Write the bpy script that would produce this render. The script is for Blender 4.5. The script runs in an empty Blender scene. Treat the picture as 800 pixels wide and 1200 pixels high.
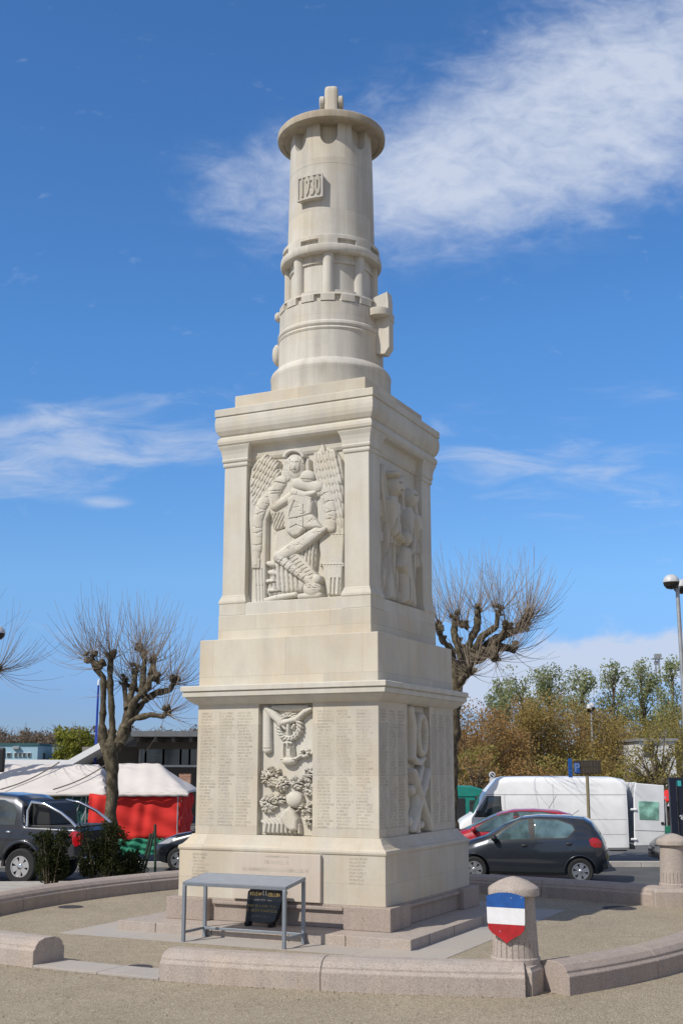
import bpy, bmesh, math, random
import numpy as np
from mathutils import Vector, Matrix, noise as mnoise

rnd = random.Random(7)
RNG = np.random.default_rng(11)
SC = bpy.context.scene
COL = SC.collection
PI = math.pi
R = math.radians

# ------------------------------------------------------------------ camera figures (solved from the monument's edges)
F_PX, PITCH, YAW, CAM_Y, CAM_Z = 1386.07, R(12.0625), R(0.536), -20.3615, 2.5
ROT = R(-26.28)
E1 = np.array([math.cos(ROT), math.sin(ROT)])
E2 = np.array([-math.sin(ROT), math.cos(ROT)])
ROAD, SQUARE = -0.15, -0.34


def ray(u, v):
    x, up = (u - 400) / F_PX, -(v - 600) / F_PX
    cp, sp = math.cos(PITCH), math.sin(PITCH)
    y, z = cp - sp * up, sp + cp * up
    c, s = math.cos(YAW), math.sin(YAW)
    return Vector((c * x + s * y, -s * x + c * y, z))


def on_ground(u, v, z=0.0):
    r = ray(u, v)
    return Vector((0, CAM_Y, CAM_Z)) + r * ((z - CAM_Z) / r.z)


def at(u, v, y):
    r = ray(u, v)
    return Vector((0, CAM_Y, CAM_Z)) + r * ((y - CAM_Y) / r.y)


def loc2w(u, v, z=0.0):
    return Vector((u * E1[0] + v * E2[0], u * E1[1] + v * E2[1], z))


# ------------------------------------------------------------------ objects, names, labels
def tag(o, label=None, cat=None, group=None, kind=None):
    if label: o['label'] = label
    if cat: o['category'] = cat
    if group: o['group'] = group
    if kind: o['kind'] = kind
    return o


def thing(name, label, cat, loc=(0, 0, 0), rz=0.0, group=None):
    o = bpy.data.objects.new(name, None)
    o.empty_display_size = .2
    COL.objects.link(o)
    o.location = loc
    o.rotation_euler = (0, 0, rz)
    return tag(o, label, cat, group)


def box_uv(me):
    uv = me.uv_layers.new(name='UVMap')
    n = len(me.loops)
    vi = np.empty(n, np.int32); me.loops.foreach_get('vertex_index', vi)
    co = np.empty(len(me.vertices) * 3); me.vertices.foreach_get('co', co); co = co.reshape(-1, 3)
    pn = np.empty(len(me.polygons) * 3); me.polygons.foreach_get('normal', pn); pn = np.abs(pn.reshape(-1, 3))
    tot = np.empty(len(me.polygons), np.int32); me.polygons.foreach_get('loop_total', tot)
    ax = np.repeat(pn.argmax(1), tot)
    c = co[vi]
    out = np.empty((n, 2))
    out[:, 0] = np.where(ax == 0, c[:, 1], c[:, 0])
    out[:, 1] = np.where(ax == 2, c[:, 1], c[:, 2])
    uv.data.foreach_set('uv', out.ravel())


def link(name, me, mat, parent=None, smooth=None, bevel=0.0, uv=True):
    o = bpy.data.objects.new(name, me)
    COL.objects.link(o)
    mats = mat if isinstance(mat, (list, tuple)) else [mat]
    for m in mats: me.materials.append(m)
    if uv and not me.uv_layers: box_uv(me)
    if smooth is not None:
        me.shade_smooth()
        if smooth < 170:
            me.set_sharp_from_angle(angle=R(smooth))
    if bevel:
        b = o.modifiers.new('edge', 'BEVEL'); b.width = bevel; b.segments = 2; b.limit_method = 'ANGLE'; b.angle_limit = R(35)
    if parent: o.parent = parent
    return o


class MB:
    """collects shapes; build() links them as ONE mesh object"""
    def __init__(self): self.bm = bmesh.new()

    def faces(self, verts, faces, mi=0):
        vs = [self.bm.verts.new(v) for v in verts]
        for f in faces:
            try:
                fc = self.bm.faces.new([vs[i] for i in f]); fc.material_index = mi
            except ValueError: pass
        return self

    def box(self, c, s, rz=0.0, M=None, mi=0):
        hx, hy, hz = s[0] / 2, s[1] / 2, s[2] / 2
        vs = []
        for dz in (-hz, hz):
            for dx, dy in ((-hx, -hy), (hx, -hy), (hx, hy), (-hx, hy)):
                p = Vector((dx, dy, dz))
                if rz: p = Matrix.Rotation(rz, 3, 'Z') @ p
                if M: p = M @ p
                vs.append(p + Vector(c))
        return self.faces(vs, [(3, 2, 1, 0), (4, 5, 6, 7), (0, 1, 5, 4), (1, 2, 6, 5), (2, 3, 7, 6), (3, 0, 4, 7)], mi)

    def loft(self, rings, close=True, cap=(True, True), mi=0):
        n = len(rings[0]); vs = [p for r in rings for p in r]; fs = []
        for i in range(len(rings) - 1):
            for j in range(n if close else n - 1):
                a, b = i * n + j, i * n + (j + 1) % n
                fs.append((a, b, b + n, a + n))
        if cap[0]: fs.append(tuple(range(n - 1, -1, -1)))
        if cap[1]: fs.append(tuple(range((len(rings) - 1) * n, len(rings) * n)))
        return self.faces(vs, fs, mi)

    def square(self, prof, cx=0.0, cy=0.0, mi=0):
        return self.loft([[(cx - h, cy - h, z), (cx + h, cy - h, z), (cx + h, cy + h, z), (cx - h, cy + h, z)] for h, z in prof], mi=mi)

    def lathe(self, prof, c=(0, 0, 0), n=48, cap=(True, True), mi=0, M=None):
        rings = []
        for r, z in prof:
            ring = []
            for k in range(n):
                a = 2 * PI * k / n
                p = Vector((r * math.cos(a), r * math.sin(a), z))
                if M: p = M @ p
                ring.append(p + Vector(c))
            rings.append(ring)
        return self.loft(rings, cap=cap, mi=mi)

    def prism(self, poly, z0, z1, mi=0):
        return self.loft([[(x, y, z0) for x, y in poly], [(x, y, z1) for x, y in poly]], mi=mi)

    def extrude(self, poly, d0, d1, M=None, mi=0):
        """poly in (x,z), thickness along y"""
        f = (lambda p: M @ Vector(p)) if M else (lambda p: p)
        return self.loft([[f((x, d0, z)) for x, z in poly], [f((x, d1, z)) for x, z in poly]], mi=mi)

    def tube(self, pts, rad, n=6, mi=0, cap=True):
        pts = [Vector(p) for p in pts]
        rad = rad if hasattr(rad, '__len__') else [rad] * len(pts)
        rings = []; up = None
        for i, p in enumerate(pts):
            t = (pts[min(i + 1, len(pts) - 1)] - pts[max(i - 1, 0)])
            if t.length < 1e-9: t = Vector((0, 0, 1))
            t.normalize()
            if up is None: up = t.orthogonal().normalized()
            a = (up - t * up.dot(t))
            a = a.normalized() if a.length > 1e-6 else t.orthogonal().normalized()
            up = a; b = t.cross(a)
            rings.append([p + (a * math.cos(2 * PI * k / n) + b * math.sin(2 * PI * k / n)) * rad[i] for k in range(n)])
        return self.loft(rings, cap=(cap, cap), mi=mi)

    def blob(self, c, r, sub=2, jitter=0.0, scale=(1, 1, 1), freq=2.0, mi=0):
        t = bmesh.new(); bmesh.ops.create_icosphere(t, subdivisions=sub, radius=1)
        vs = []
        for v in t.verts:
            k = 1 + (jitter * mnoise.noise(v.co * freq + Vector(c)) if jitter else 0)
            vs.append((c[0] + v.co.x * r * k * scale[0], c[1] + v.co.y * r * k * scale[1], c[2] + v.co.z * r * k * scale[2]))
        t.verts.index_update()
        fs = [[v.index for v in f.verts] for f in t.faces]; t.free()
        return self.faces(vs, fs, mi)

    def mesh(self, name, fix=True):
        if fix: bmesh.ops.recalc_face_normals(self.bm, faces=self.bm.faces)
        me = bpy.data.meshes.new(name); self.bm.to_mesh(me); self.bm.free(); me.update()
        return me

    def build(self, name, mat, parent=None, smooth=None, bevel=0.0, fix=True):
        return link(name, self.mesh(name, fix), mat, parent, smooth, bevel)


def np_mesh(name, co, quads):
    me = bpy.data.meshes.new(name)
    co = np.asarray(co, np.float32); quads = np.asarray(quads, np.int32)
    k = quads.shape[1]
    me.vertices.add(len(co)); me.vertices.foreach_set('co', co.ravel())
    me.loops.add(quads.size); me.loops.foreach_set('vertex_index', quads.ravel())
    me.polygons.add(len(quads)); me.polygons.foreach_set('loop_start', np.arange(0, quads.size, k, dtype=np.int32))
    me.update(calc_edges=True); me.validate()
    return me


def leaf_mesh(name, centers, size, flat=0.0, aspect=1.0):
    """leaf sized quads, turned at random"""
    c = np.asarray(centers); n = len(c)
    a = RNG.normal(size=(n, 3)); a[:, 2] *= (1 - flat); a /= np.linalg.norm(a, axis=1)[:, None]
    b = np.cross(a, RNG.normal(size=(n, 3))); b /= np.linalg.norm(b, axis=1)[:, None] + 1e-9
    s = (size * RNG.uniform(.6, 1.4, n))[:, None]
    a = a * s * aspect; b = b * s
    co = np.stack([c - a, c + b * .6, c + a, c - b * .6], 1).reshape(-1, 3)
    return np_mesh(name, co, np.arange(4 * n).reshape(n, 4))


# ------------------------------------------------------------------ materials
class NT:
    def __init__(self, name):
        self.m = bpy.data.materials.new(name); self.m.use_nodes = True
        self.t = self.m.node_tree; self.b = self.t.nodes['Principled BSDF']

    def n(self, typ, **kw):
        x = self.t.nodes.new(typ)
        for k, v in kw.items(): setattr(x, k, v)
        return x

    def l(self, a, b): self.t.links.new(a, b)

    def noise(self, vec, scale, detail=4, rough=.55):
        x = self.n('ShaderNodeTexNoise'); x.inputs['Scale'].default_value = scale
        x.inputs['Detail'].default_value = detail; x.inputs['Roughness'].default_value = rough
        if vec: self.l(vec, x.inputs['Vector'])
        return x.outputs['Fac']

    def mapping(self, vec, scale=(1, 1, 1)):
        x = self.n('ShaderNodeMapping'); x.inputs['Scale'].default_value = scale
        self.l(vec, x.inputs['Vector']); return x.outputs[0]

    def ramp(self, fac, stops):
        x = self.n('ShaderNodeValToRGB'); e = x.color_ramp.elements
        while len(e) < len(stops): e.new(.5)
        for el, (p, c) in zip(e, stops): el.position = p; el.color = (*c, 1) if len(c) == 3 else c
        self.l(fac, x.inputs[0]); return x.outputs[0]

    def mix(self, fac, a, b, mode='MIX'):
        x = self.n('ShaderNodeMix', data_type='RGBA', blend_type=mode)
        for s, v in ((x.inputs[0], fac), (x.inputs[6], a), (x.inputs[7], b)):
            if isinstance(v, (int, float)): s.default_value = v
            elif isinstance(v, tuple): s.default_value = (*v, 1)
            else: self.l(v, s)
        return x.outputs[2]

    def math(self, op, a, b=0.0, clamp=False):
        x = self.n('ShaderNodeMath', operation=op, use_clamp=clamp)
        for s, v in ((x.inputs[0], a), (x.inputs[1], b)):
            if isinstance(v, (int, float)): s.default_value = v
            else: self.l(v, s)
        return x.outputs[0]

    def bump(self, h, strength=.3, dist=.01, prev=None):
        x = self.n('ShaderNodeBump'); x.inputs['Strength'].default_value = strength; x.inputs['Distance'].default_value = dist
        self.l(h, x.inputs['Height'])
        if prev: self.l(prev, x.inputs['Normal'])
        return x.outputs[0]


def g3(v): return (v, v, v)


def simple(name, col, rough=.6, metal=0.0, var=.12, scale=6.0, bump=0.0, coat=0.0, spec=None, var_detail=4):
    t = NT(name)
    co = t.n('ShaderNodeTexCoord').outputs['Object']
    f = t.noise(co, scale, var_detail)
    k = t.ramp(f, [(.3, g3(1 - var)), (.7, g3(1 + var))])
    t.l(t.mix(1.0, col, k, 'MULTIPLY'), t.b.inputs['Base Color'])
    t.b.inputs['Roughness'].default_value = rough; t.b.inputs['Metallic'].default_value = metal
    if coat: t.b.inputs['Coat Weight'].default_value = coat; t.b.inputs['Coat Roughness'].default_value = .03
    if spec is not None: t.b.inputs['Specular IOR Level'].default_value = spec
    if bump: t.l(t.bump(t.noise(co, scale * 4, 3), bump, .02), t.b.inputs['Normal'])
    return t.m


def stone(name, col, warm, grey, joints=None, grain=90.0, streak=.5, bump=.25, speck=None, joint_dark=.72):
    """weathered stone: broad stains, vertical rain streaks, fine grain and, where given, block joints"""
    t = NT(name)
    tc = t.n('ShaderNodeTexCoord'); co = tc.outputs['Object']
    big = t.noise(co, .9, 5, .6)
    c = t.mix(t.ramp(big, [(.42, g3(0)), (.62, g3(1))]), col, warm)
    patch = t.noise(t.mapping(co, (1.3, 1.3, .8)), 1.7, 6, .65)
    c = t.mix(t.math('MULTIPLY', t.ramp(patch, [(.50, g3(0)), (.66, g3(1))]), .7), c, grey)
    st = t.noise(t.mapping(co, (6, 6, .35)), 1.0, 5, .6)
    c = t.mix(streak, c, t.ramp(st, [(.38, g3(.80)), (.58, g3(1.04))]), 'MULTIPLY')
    fine = t.noise(co, grain, 3, .7)
    c = t.mix(.55, c, t.ramp(fine, [(.3, g3(.84)), (.7, g3(1.12))]), 'MULTIPLY')
    if speck:
        v = t.noise(co, speck[0], 1, .5)
        c = t.mix(t.ramp(v, [(.56, g3(0)), (.64, g3(1))]), c, speck[1])
        v2 = t.noise(t.mapping(co, (1.13, 1.21, 1.17)), speck[0] * .8, 1, .5)
        c = t.mix(t.ramp(v2, [(.6, g3(0)), (.68, g3(.8))]), c, speck[2])
    h = t.math('ADD', fine, t.math('MULTIPLY', big, 1.5))
    if joints:
        b = t.n('ShaderNodeTexBrick'); b.offset = .5
        b.inputs['Color1'].default_value = (.905, .905, .91, 1); b.inputs['Color2'].default_value = (1.05, 1.04, 1.02, 1)
        b.inputs['Mortar'].default_value = (joint_dark, joint_dark * .97, joint_dark * .92, 1)
        b.inputs['Scale'].default_value = 1.0; b.inputs['Mortar Size'].default_value = .004
        b.inputs['Mortar Smooth'].default_value = .3
        b.inputs['Brick Width'].default_value = joints[0]; b.inputs['Row Height'].default_value = joints[1]
        t.l(tc.outputs['UV'], b.inputs['Vector'])
        c = t.mix(1.0, c, b.outputs['Color'], 'MULTIPLY')
    t.l(c, t.b.inputs['Base Color']); t.b.inputs['Roughness'].default_value = .88
    t.b.inputs['Specular IOR Level'].default_value = .25
    t.l(t.bump(h, bump, .006), t.b.inputs['Normal'])
    return t.m


LIME = stone('limestone', (.60, .565, .485), (.565, .50, .395), (.52, .495, .445), (1.35, .78), joint_dark=.80, streak=.22)
LIME_PLAIN = stone('limestone_carved', (.61, .59, .53), (.575, .53, .44), (.535, .52, .485), None, streak=.3)
LIME_LAMP = stone('limestone_lamp', (.61, .59, .54), (.57, .52, .43), (.52, .505, .47), (1.3, 1.02), streak=.6, joint_dark=.84)
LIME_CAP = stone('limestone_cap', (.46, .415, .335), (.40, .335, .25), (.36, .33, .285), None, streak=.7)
LETTER = simple('engraved_letter_shade', (.545, .495, .41), .9, var=.25, scale=3)  # darker tint paints in the shade and dirt of cut letters
GRANITE = stone('pink_granite', (.39, .325, .285), (.42, .345, .29), (.36, .315, .29), None, grain=140, streak=.5, bump=.5,
                speck=(75, (.25, .21, .19), (.47, .40, .355)))
GRANITE_PALE = stone('pale_granite', (.43, .375, .335), (.45, .375, .315), (.40, .36, .335), None, grain=140, streak=.5, bump=.5,
                     speck=(70, (.29, .25, .225), (.53, .47, .41)))
PAVING = stone('paving_stone', (.42, .39, .36), (.43, .38, .33), (.39, .375, .36), (1.25, 2.0), streak=.1, bump=.3,
               speck=(150, (.31, .30, .30), (.50, .48, .46)), joint_dark=.6)


def gravel_mat():
    t = NT('gravel_surface'); co = t.n('ShaderNodeTexCoord').outputs['Object']
    v = t.n('ShaderNodeTexVoronoi'); v.inputs['Scale'].default_value = 75; t.l(co, v.inputs['Vector'])
    cell = t.n('ShaderNodeSeparateColor'); t.l(v.outputs['Color'], cell.inputs[0])
    c = t.ramp(cell.outputs[0], [(0, (.25, .208, .15)), (.35, (.33, .28, .205)), (.7, (.385, .33, .245)), (1, (.50, .44, .345))])
    big = t.noise(co, .55, 6, .65)
    c = t.mix(.8, c, t.ramp(big, [(.3, g3(.86)), (.7, g3(1.12))]), 'MULTIPLY')
    mid = t.noise(co, 5.0, 5, .7)
    c = t.mix(.7, c, t.ramp(mid, [(.3, g3(.87)), (.7, g3(1.1))]), 'MULTIPLY')
    dirt = t.noise(t.mapping(co, (1, 2.2, 1)), 2.3, 6, .75)
    c = t.mix(t.ramp(dirt, [(.60, g3(0)), (.70, g3(.5))]), c, (.21, .165, .115))
    t.l(c, t.b.inputs['Base Color']); t.b.inputs['Roughness'].default_value = .95; t.b.inputs['Specular IOR Level'].default_value = .15
    h = t.math('ADD', t.math('MULTIPLY', v.outputs['Distance'], -1.0), t.math('MULTIPLY', t.noise(co, 12, 4), 1.0))
    t.l(t.bump(h, .75, .012), t.b.inputs['Normal'])
    return t.m


GRAVEL = gravel_mat()
ASPHALT = simple('asphalt', (.085, .088, .088), .9, var=.2, scale=1.2, bump=.4)
SQUARE_ASPHALT = simple('square_asphalt', (.13, .13, .128), .9, var=.2, scale=.6, bump=.4)
KERB = simple('kerb_concrete', (.42, .40, .37), .9, var=.12, scale=3, bump=.2)
TABLE_METAL = simple('grey_painted_steel', (.25, .285, .33), .42, metal=.35, var=.08)
BLACK_MARBLE = simple('black_marble', (.012, .012, .014), .12, var=.4, scale=20)
GOLD = simple('gold_letters', (.34, .255, .10), .35, metal=.3, var=.2)
FAINT = simple('worn_grey_letters', (.17, .165, .17), .5, var=.3)
BLUE_P = simple('blue_enamel', (.012, .085, .32), .42, var=.22, scale=9)
WHITE_P = simple('white_enamel', (.74, .75, .78), .42, var=.08, scale=9)
RED_P = simple('red_enamel', (.38, .014, .02), .42, var=.22, scale=9)
IRON = simple('cast_iron', (.10, .095, .10), .6, metal=.5, var=.3, scale=12, bump=.3)
RUBBER = simple('rubber', (.016, .016, .017), .8, var=.2)
DARK_PLASTIC = simple('dark_plastic', (.02, .021, .023), .5)
CHROME = simple('chrome', (.72, .73, .75), .12, metal=1.0, var=.05)
ALLOY = simple('alloy', (.5, .51, .53), .28, metal=.8, var=.08)


def glass(name, col=(.018, .024, .026), rough=.04):
    t = NT(name); co = t.n('ShaderNodeTexCoord').outputs['Object']
    f = t.noise(co, 2.2, 3)
    t.l(t.mix(t.ramp(f, [(.4, g3(0)), (.62, g3(1))]), col, tuple(c * 2.6 for c in col)), t.b.inputs['Base Color'])
    t.b.inputs['Roughness'].default_value = rough; t.b.inputs['Specular IOR Level'].default_value = .9
    t.b.inputs['IOR'].default_value = 1.6
    return t.m


GLASS = glass('car_glass')
GLASS_LIGHT = glass('car_glass_pale', (.045, .075, .08))
GLASS_GREEN = glass('tinted_green_glass', (.19, .36, .29), .15)
BWIN = glass('building_glass', (.018, .022, .022), .08)
PAINT_GREY = simple('slate_grey_paint', (.03, .036, .046), .28, metal=.5, var=.06, coat=1.0)
PAINT_RED = simple('bright_red_paint', (.40, .008, .018), .3, var=.04, coat=1.0)
PAINT_BLACK = simple('black_blue_paint', (.012, .014, .02), .22, metal=.3, var=.1, coat=1.0)
PAINT_PICKUP = simple('graphite_paint', (.030, .033, .042), .25, metal=.5, var=.08, coat=1.0)
PAINT_WHITE = simple('white_van_paint', (.88, .89, .90), .38, var=.09, scale=2.0, coat=.4)
PAINT_TEAL = simple('teal_paint', (.010, .22, .175), .45, var=.1, coat=.3)
LAMP_RED = simple('tail_light', (.42, .006, .012), .12, coat=1.0)
LAMP_CLEAR = simple('head_light', (.5, .52, .55), .08, metal=.5)
PLATE_Y = simple('number_plate_yellow', (.5, .38, .05), .5)
FABRIC = simple('canvas_fabric', (.66, .62, .59), .9, var=.07, scale=1.5, bump=.15)
CLOTH_RED = simple('red_cloth', (.66, .028, .022), .85, var=.12, scale=1.5)
CLOTH_GREEN = simple('green_cloth', (.02, .20, .12), .85, var=.2, scale=3)
MESH_TEAL = simple('teal_netting', (.05, .14, .13), .9, var=.3, scale=9)
STEEL = simple('galvanised_steel', (.42, .43, .44), .5, metal=.6, var=.15)
GREEN_STAKE = simple('green_stake', (.02, .04, .025), .7)
BLUE_POLE = simple('blue_pole_paint', (.012, .04, .30), .4)
BROWN_SIGN = simple('brown_sign', (.045, .035, .025), .6)
NAVY = simple('navy_panel', (.008, .012, .03), .35)


def bark_mat(name, a, b, c, scale=9):
    t = NT(name); co = t.n('ShaderNodeTexCoord').outputs['Object']
    f = t.noise(t.mapping(co, (1, 1, .6)), scale, 5, .65)
    k = t.ramp(f, [(.3, a), (.5, b), (.7, c)])
    t.l(k, t.b.inputs['Base Color']); t.b.inputs['Roughness'].default_value = .95; t.b.inputs['Specular IOR Level'].default_value = .1
    t.l(t.bump(t.noise(co, scale * 3, 4), .7, .03), t.b.inputs['Normal'])
    return t.m


BARK = bark_mat('plane_bark', (.04, .034, .025), (.11, .092, .062), (.21, .185, .13))
TWIG = simple('plane_twigs', (.26, .21, .165), .9, var=.3, scale=2)
BARK_DARK = bark_mat('dark_bark', (.10, .078, .052), (.17, .135, .095), (.25, .205, .15), 4)


def leaf_mat(name, a, b, c, scale=.9, thin=.45):
    t = NT(name); co = t.n('ShaderNodeTexCoord').outputs['Object']
    f = t.noise(co, scale, 6, .7)
    k = t.ramp(f, [(.3, a), (.5, b), (.7, c)])
    t.l(k, t.b.inputs['Base Color']); t.b.inputs['Roughness'].default_value = .8; t.b.inputs['Specular IOR Level'].default_value = .2
    tr = t.n('ShaderNodeBsdfTranslucent'); t.l(k, tr.inputs['Color'])
    mxs = t.n('ShaderNodeMixShader'); mxs.inputs[0].default_value = thin
    out = [x for x in t.t.nodes if x.type == 'OUTPUT_MATERIAL'][0]
    t.l(t.b.outputs[0], mxs.inputs[1]); t.l(tr.outputs[0], mxs.inputs[2]); t.l(mxs.outputs[0], out.inputs[0])
    return t.m


LEAF_BROWN = leaf_mat('budding_brown_leaves', (.26, .165, .075), (.40, .255, .105), (.50, .31, .13))
LEAF_OLIVE = leaf_mat('budding_olive_leaves', (.24, .19, .07), (.38, .29, .10), (.48, .35, .12))
LEAF_MOSS = leaf_mat('budding_moss_leaves', (.20, .18, .06), (.33, .285, .085), (.43, .36, .115))
LEAF_POPLAR = leaf_mat('poplar_leaves', (.23, .255, .12), (.34, .375, .185), (.46, .48, .27), .6)
LEAF_LIME = leaf_mat('lime_leaves', (.15, .17, .03), (.26, .275, .05), (.34, .34, .075))
LEAF_BUSH = leaf_mat('bush_leaves', (.012, .017, .006), (.030, .038, .012), (.07, .07, .022), 4)
LEAF_WOOD = leaf_mat('bare_wood_twigs', (.17, .135, .10), (.24, .19, .145), (.30, .24, .19), .2)
WHITE_WALL = simple('white_render', (.70, .71, .72), .8, var=.05)
PALE_BLUE = simple('pale_blue_render', (.36, .56, .68), .8, var=.04)
GREY_BLUE = simple('grey_blue_cladding', (.20, .26, .33), .8, var=.06)
SOFFIT = simple('grey_soffit', (.16, .145, .13), .8, var=.1)
WHITE_TRIM = simple('white_fascia', (.86, .86, .86), .6, var=.03)


def brick_mat():
    t = NT('red_brick'); tc = t.n('ShaderNodeTexCoord')
    b = t.n('ShaderNodeTexBrick'); b.inputs['Color1'].default_value = (.34, .12, .06, 1); b.inputs['Color2'].default_value = (.46, .22, .12, 1)
    b.inputs['Mortar'].default_value = (.42, .38, .33, 1); b.inputs['Scale'].default_value = 1
    b.inputs['Brick Width'].default_value = .24; b.inputs['Row Height'].default_value = .08; b.inputs['Mortar Size'].default_value = .012
    t.l(tc.outputs['UV'], b.inputs['Vector']); t.l(b.outputs['Color'], t.b.inputs['Base Color'])
    t.b.inputs['Roughness'].default_value = .9
    return t.m


BRICK = brick_mat()

# =================================================================== THE MONUMENT
mon = thing('war_memorial', 'tall cream limestone memorial with a giant stone miner\'s lamp on top', 'monument', (0, 0, 0), ROT)
BV = .012

MB().square([(2.443, .0), (2.443, .142), (2.438, .147)]).build('step', GRANITE_PALE, mon, bevel=.01)
# joints of the step blocks
jm = MB()
for s in (-1.75, -.75, .55, 1.45):
    for a in (0, PI / 2, PI, -PI / 2):
        M = Matrix.Rotation(a, 3, 'Z')
        jm.box(M @ Vector((s, -2.444, .073)), (.012, .006, .142), M=M)
jm.build('joint_lines', simple('dark_joint', (.13, .11, .095), .95), mon)

# lower plinth: corner piers and recessed middle with a sill
pl = []
for k in range(4):
    M = Matrix.Rotation(k * PI / 2, 3, 'Z')
    for (s, d) in ((-1.916, -1.916), (-1.16, -1.916), (-1.16, -1.80), (1.16, -1.80), (1.16, -1.916)):
        p = M @ Vector((s, d, 0)); pl.append((p.x, p.y))
MB().prism(pl, .147, .475).build('plinth', GRANITE, mon, bevel=.012)
for k in range(4):
    M = Matrix.Rotation(k * PI / 2, 3, 'Z')
    m = MB(); m.extrude([(-1.12, .0), (1.12, .0), (1.12, .05), (-1.12, .05)], -.055, 0, None)
    me = m.mesh('plinth_sill')
    o = link('plinth_sill', me, GRANITE, mon, bevel=.012); o.rotation_euler = (0, 0, k * PI / 2)
    o.location = M @ Vector((0, -1.80, .395))

# base block with a sloped, coved shoulder
MB().square([(1.785, .475), (1.785, 1.185), (1.80, 1.195), (1.806, 1.225), (1.795, 1.255), (1.755, 1.275), (1.70, 1.335), (1.665, 1.39), (1.645, 1.426)]).build('base_block', LIME, mon, bevel=.006)
# names block: square with a tall niche in every face
nb = []
for k in range(4):
    M = Matrix.Rotation(k * PI / 2, 3, 'Z')
    for (s, d) in ((-1.611, -1.611), (-.478, -1.611), (-.478, -1.50), (.49, -1.50), (.49, -1.611)):
        p = M @ Vector((s, d, 0)); nb.append((p.x, p.y))
MB().prism(nb, 1.426, 3.46).build('names_block', LIME, mon, bevel=.006)
MB().square([(1.605, 3.445), (1.66, 3.47), (1.72, 3.515), (1.765, 3.56), (1.765, 3.575), (1.80, 3.578), (1.805, 3.645), (1.79, 3.655), (1.79, 3.664), (1.829, 3.668), (1.829, 3.74), (1.815, 3.752)]).build('lower_cornice', LIME_PLAIN, mon, bevel=.004)
MB().square([(1.609, 3.745), (1.609, 4.512)]).build('attic_block', LIME, mon, bevel=BV)
MB().square([(1.397, 4.505), (1.397, 4.93)]).build('upper_plinth', LIME, mon, bevel=BV)

# shaft with corner pilasters
MB().square([(1.385, 4.925), (1.385, 5.125), (1.36, 5.13), (1.36, 5.135)]).build('panel_sill', LIME_PLAIN, mon, bevel=.006)
MB().square([(1.21, 5.10), (1.21, 7.86)]).build('shaft', LIME_PLAIN, mon)
for k in range(4):
    M = Matrix.Rotation(k * PI / 2, 3, 'Z'); c = M @ Vector((1.138, -1.138, 0))
    p = MB().square([(.218, 5.13), (.218, 7.62)]).build('pilaster', LIME_PLAIN, mon, bevel=.006); p.location = c
    q = MB().square([(.252, 4.933), (.252, 5.12), (.262, 5.135), (.262, 5.165), (.25, 5.20), (.234, 5.235), (.228, 5.26), (.217, 5.275)]).build('pilaster_base', LIME_PLAIN, p, bevel=.004)
    cpt = MB().square([(.217, 7.48), (.235, 7.49), (.243, 7.515), (.240, 7.545), (.228, 7.553), (.232, 7.56), (.25, 7.575), (.258, 7.605), (.250, 7.632),
                       (.252, 7.64), (.258, 7.70), (.275, 7.77), (.300, 7.83), (.305, 7.85)]).build('capital', LIME_PLAIN, p, bevel=.004)
# architrave roll between the capitals
MB().square([(1.215, 7.57), (1.25, 7.585), (1.275, 7.63), (1.285, 7.69), (1.29, 7.75), (1.30, 7.80), (1.33, 7.82), (1.33, 7.85)]).build('architrave', LIME_PLAIN, mon, bevel=.004)
MB().square([(1.37, 7.825), (1.42, 7.84), (1.452, 7.88), (1.46, 7.925), (1.45, 7.975), (1.42, 8.005), (1.415, 8.02), (1.44, 8.04), (1.475, 8.11), (1.49, 8.18), (1.494, 8.25),
             (1.488, 8.33), (1.475, 8.362), (1.475, 8.372), (1.497, 8.376), (1.497, 8.495), (1.485, 8.506)]).build('upper_cornice', LIME_PLAIN, mon, bevel=.004)
MB().square([(1.248, 8.50), (1.248, 8.792)]).build('upper_block', LIME, mon, bevel=BV)


def polar(zr, n=288, cap=(True, True)):
    """rings given as (z(theta), r(theta))"""
    rings = []
    for zf, rf in zr:
        ring = []
        for k in range(n):
            a = 2 * PI * k / n
            z = zf(a) if callable(zf) else zf
            r = rf(a) if callable(rf) else rf
            ring.append((r * math.cos(a), r * math.sin(a), z))
        rings.append(ring)
    return MB().loft(rings, cap=cap)


def periodic(a, n, off=0.0):
    """angle from the nearest of n equally spaced positions"""
    s = 2 * PI / n
    x = (a - off) % s
    return x - s if x > s / 2 else x


# miner's lamp -------------------------------------------------------------
MB().lathe([(1.075, 8.785), (1.075, 9.20), (1.085, 9.225), (1.085, 9.25), (1.06, 9.31), (1.0, 9.375), (.95, 9.40)], n=96).build('lamp_base', LIME_LAMP, mon, smooth=30)
MB().lathe([(.945, 9.38), (.945, 9.90), (.955, 9.915), (.965, 9.94), (.955, 9.965), (.945, 9.975), (.955, 9.985), (.968, 10.02), (.960, 10.06), (.938, 10.085), (.935, 10.09),
            (.93, 10.43), (.88, 10.435), (.88, 10.47)], n=96).build('lamp_body', LIME_LAMP, mon, smooth=25)
W8 = PI / 8
tooth = lambda a: .945 if abs(periodic(a, 16, 0)) < R(8.2) else .885
polar([(10.435, lambda a: .86), (10.44, tooth), (10.56, tooth), (10.565, lambda a: .935), (10.60, lambda a: .92), (10.605, lambda a: .70)]).build('gallery_ring', LIME_LAMP, mon, smooth=30)
MB().lathe([(.735, 10.58), (.735, 11.42)], n=96).build('lamp_glass_drum', LIME_LAMP, mon, smooth=30)
MB().lathe([(.73, 11.215), (.765, 11.22), (.77, 11.27), (.755, 11.28), (.755, 11.40)], n=96).build('lintel_ring', LIME_LAMP, mon, smooth=30)
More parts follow.
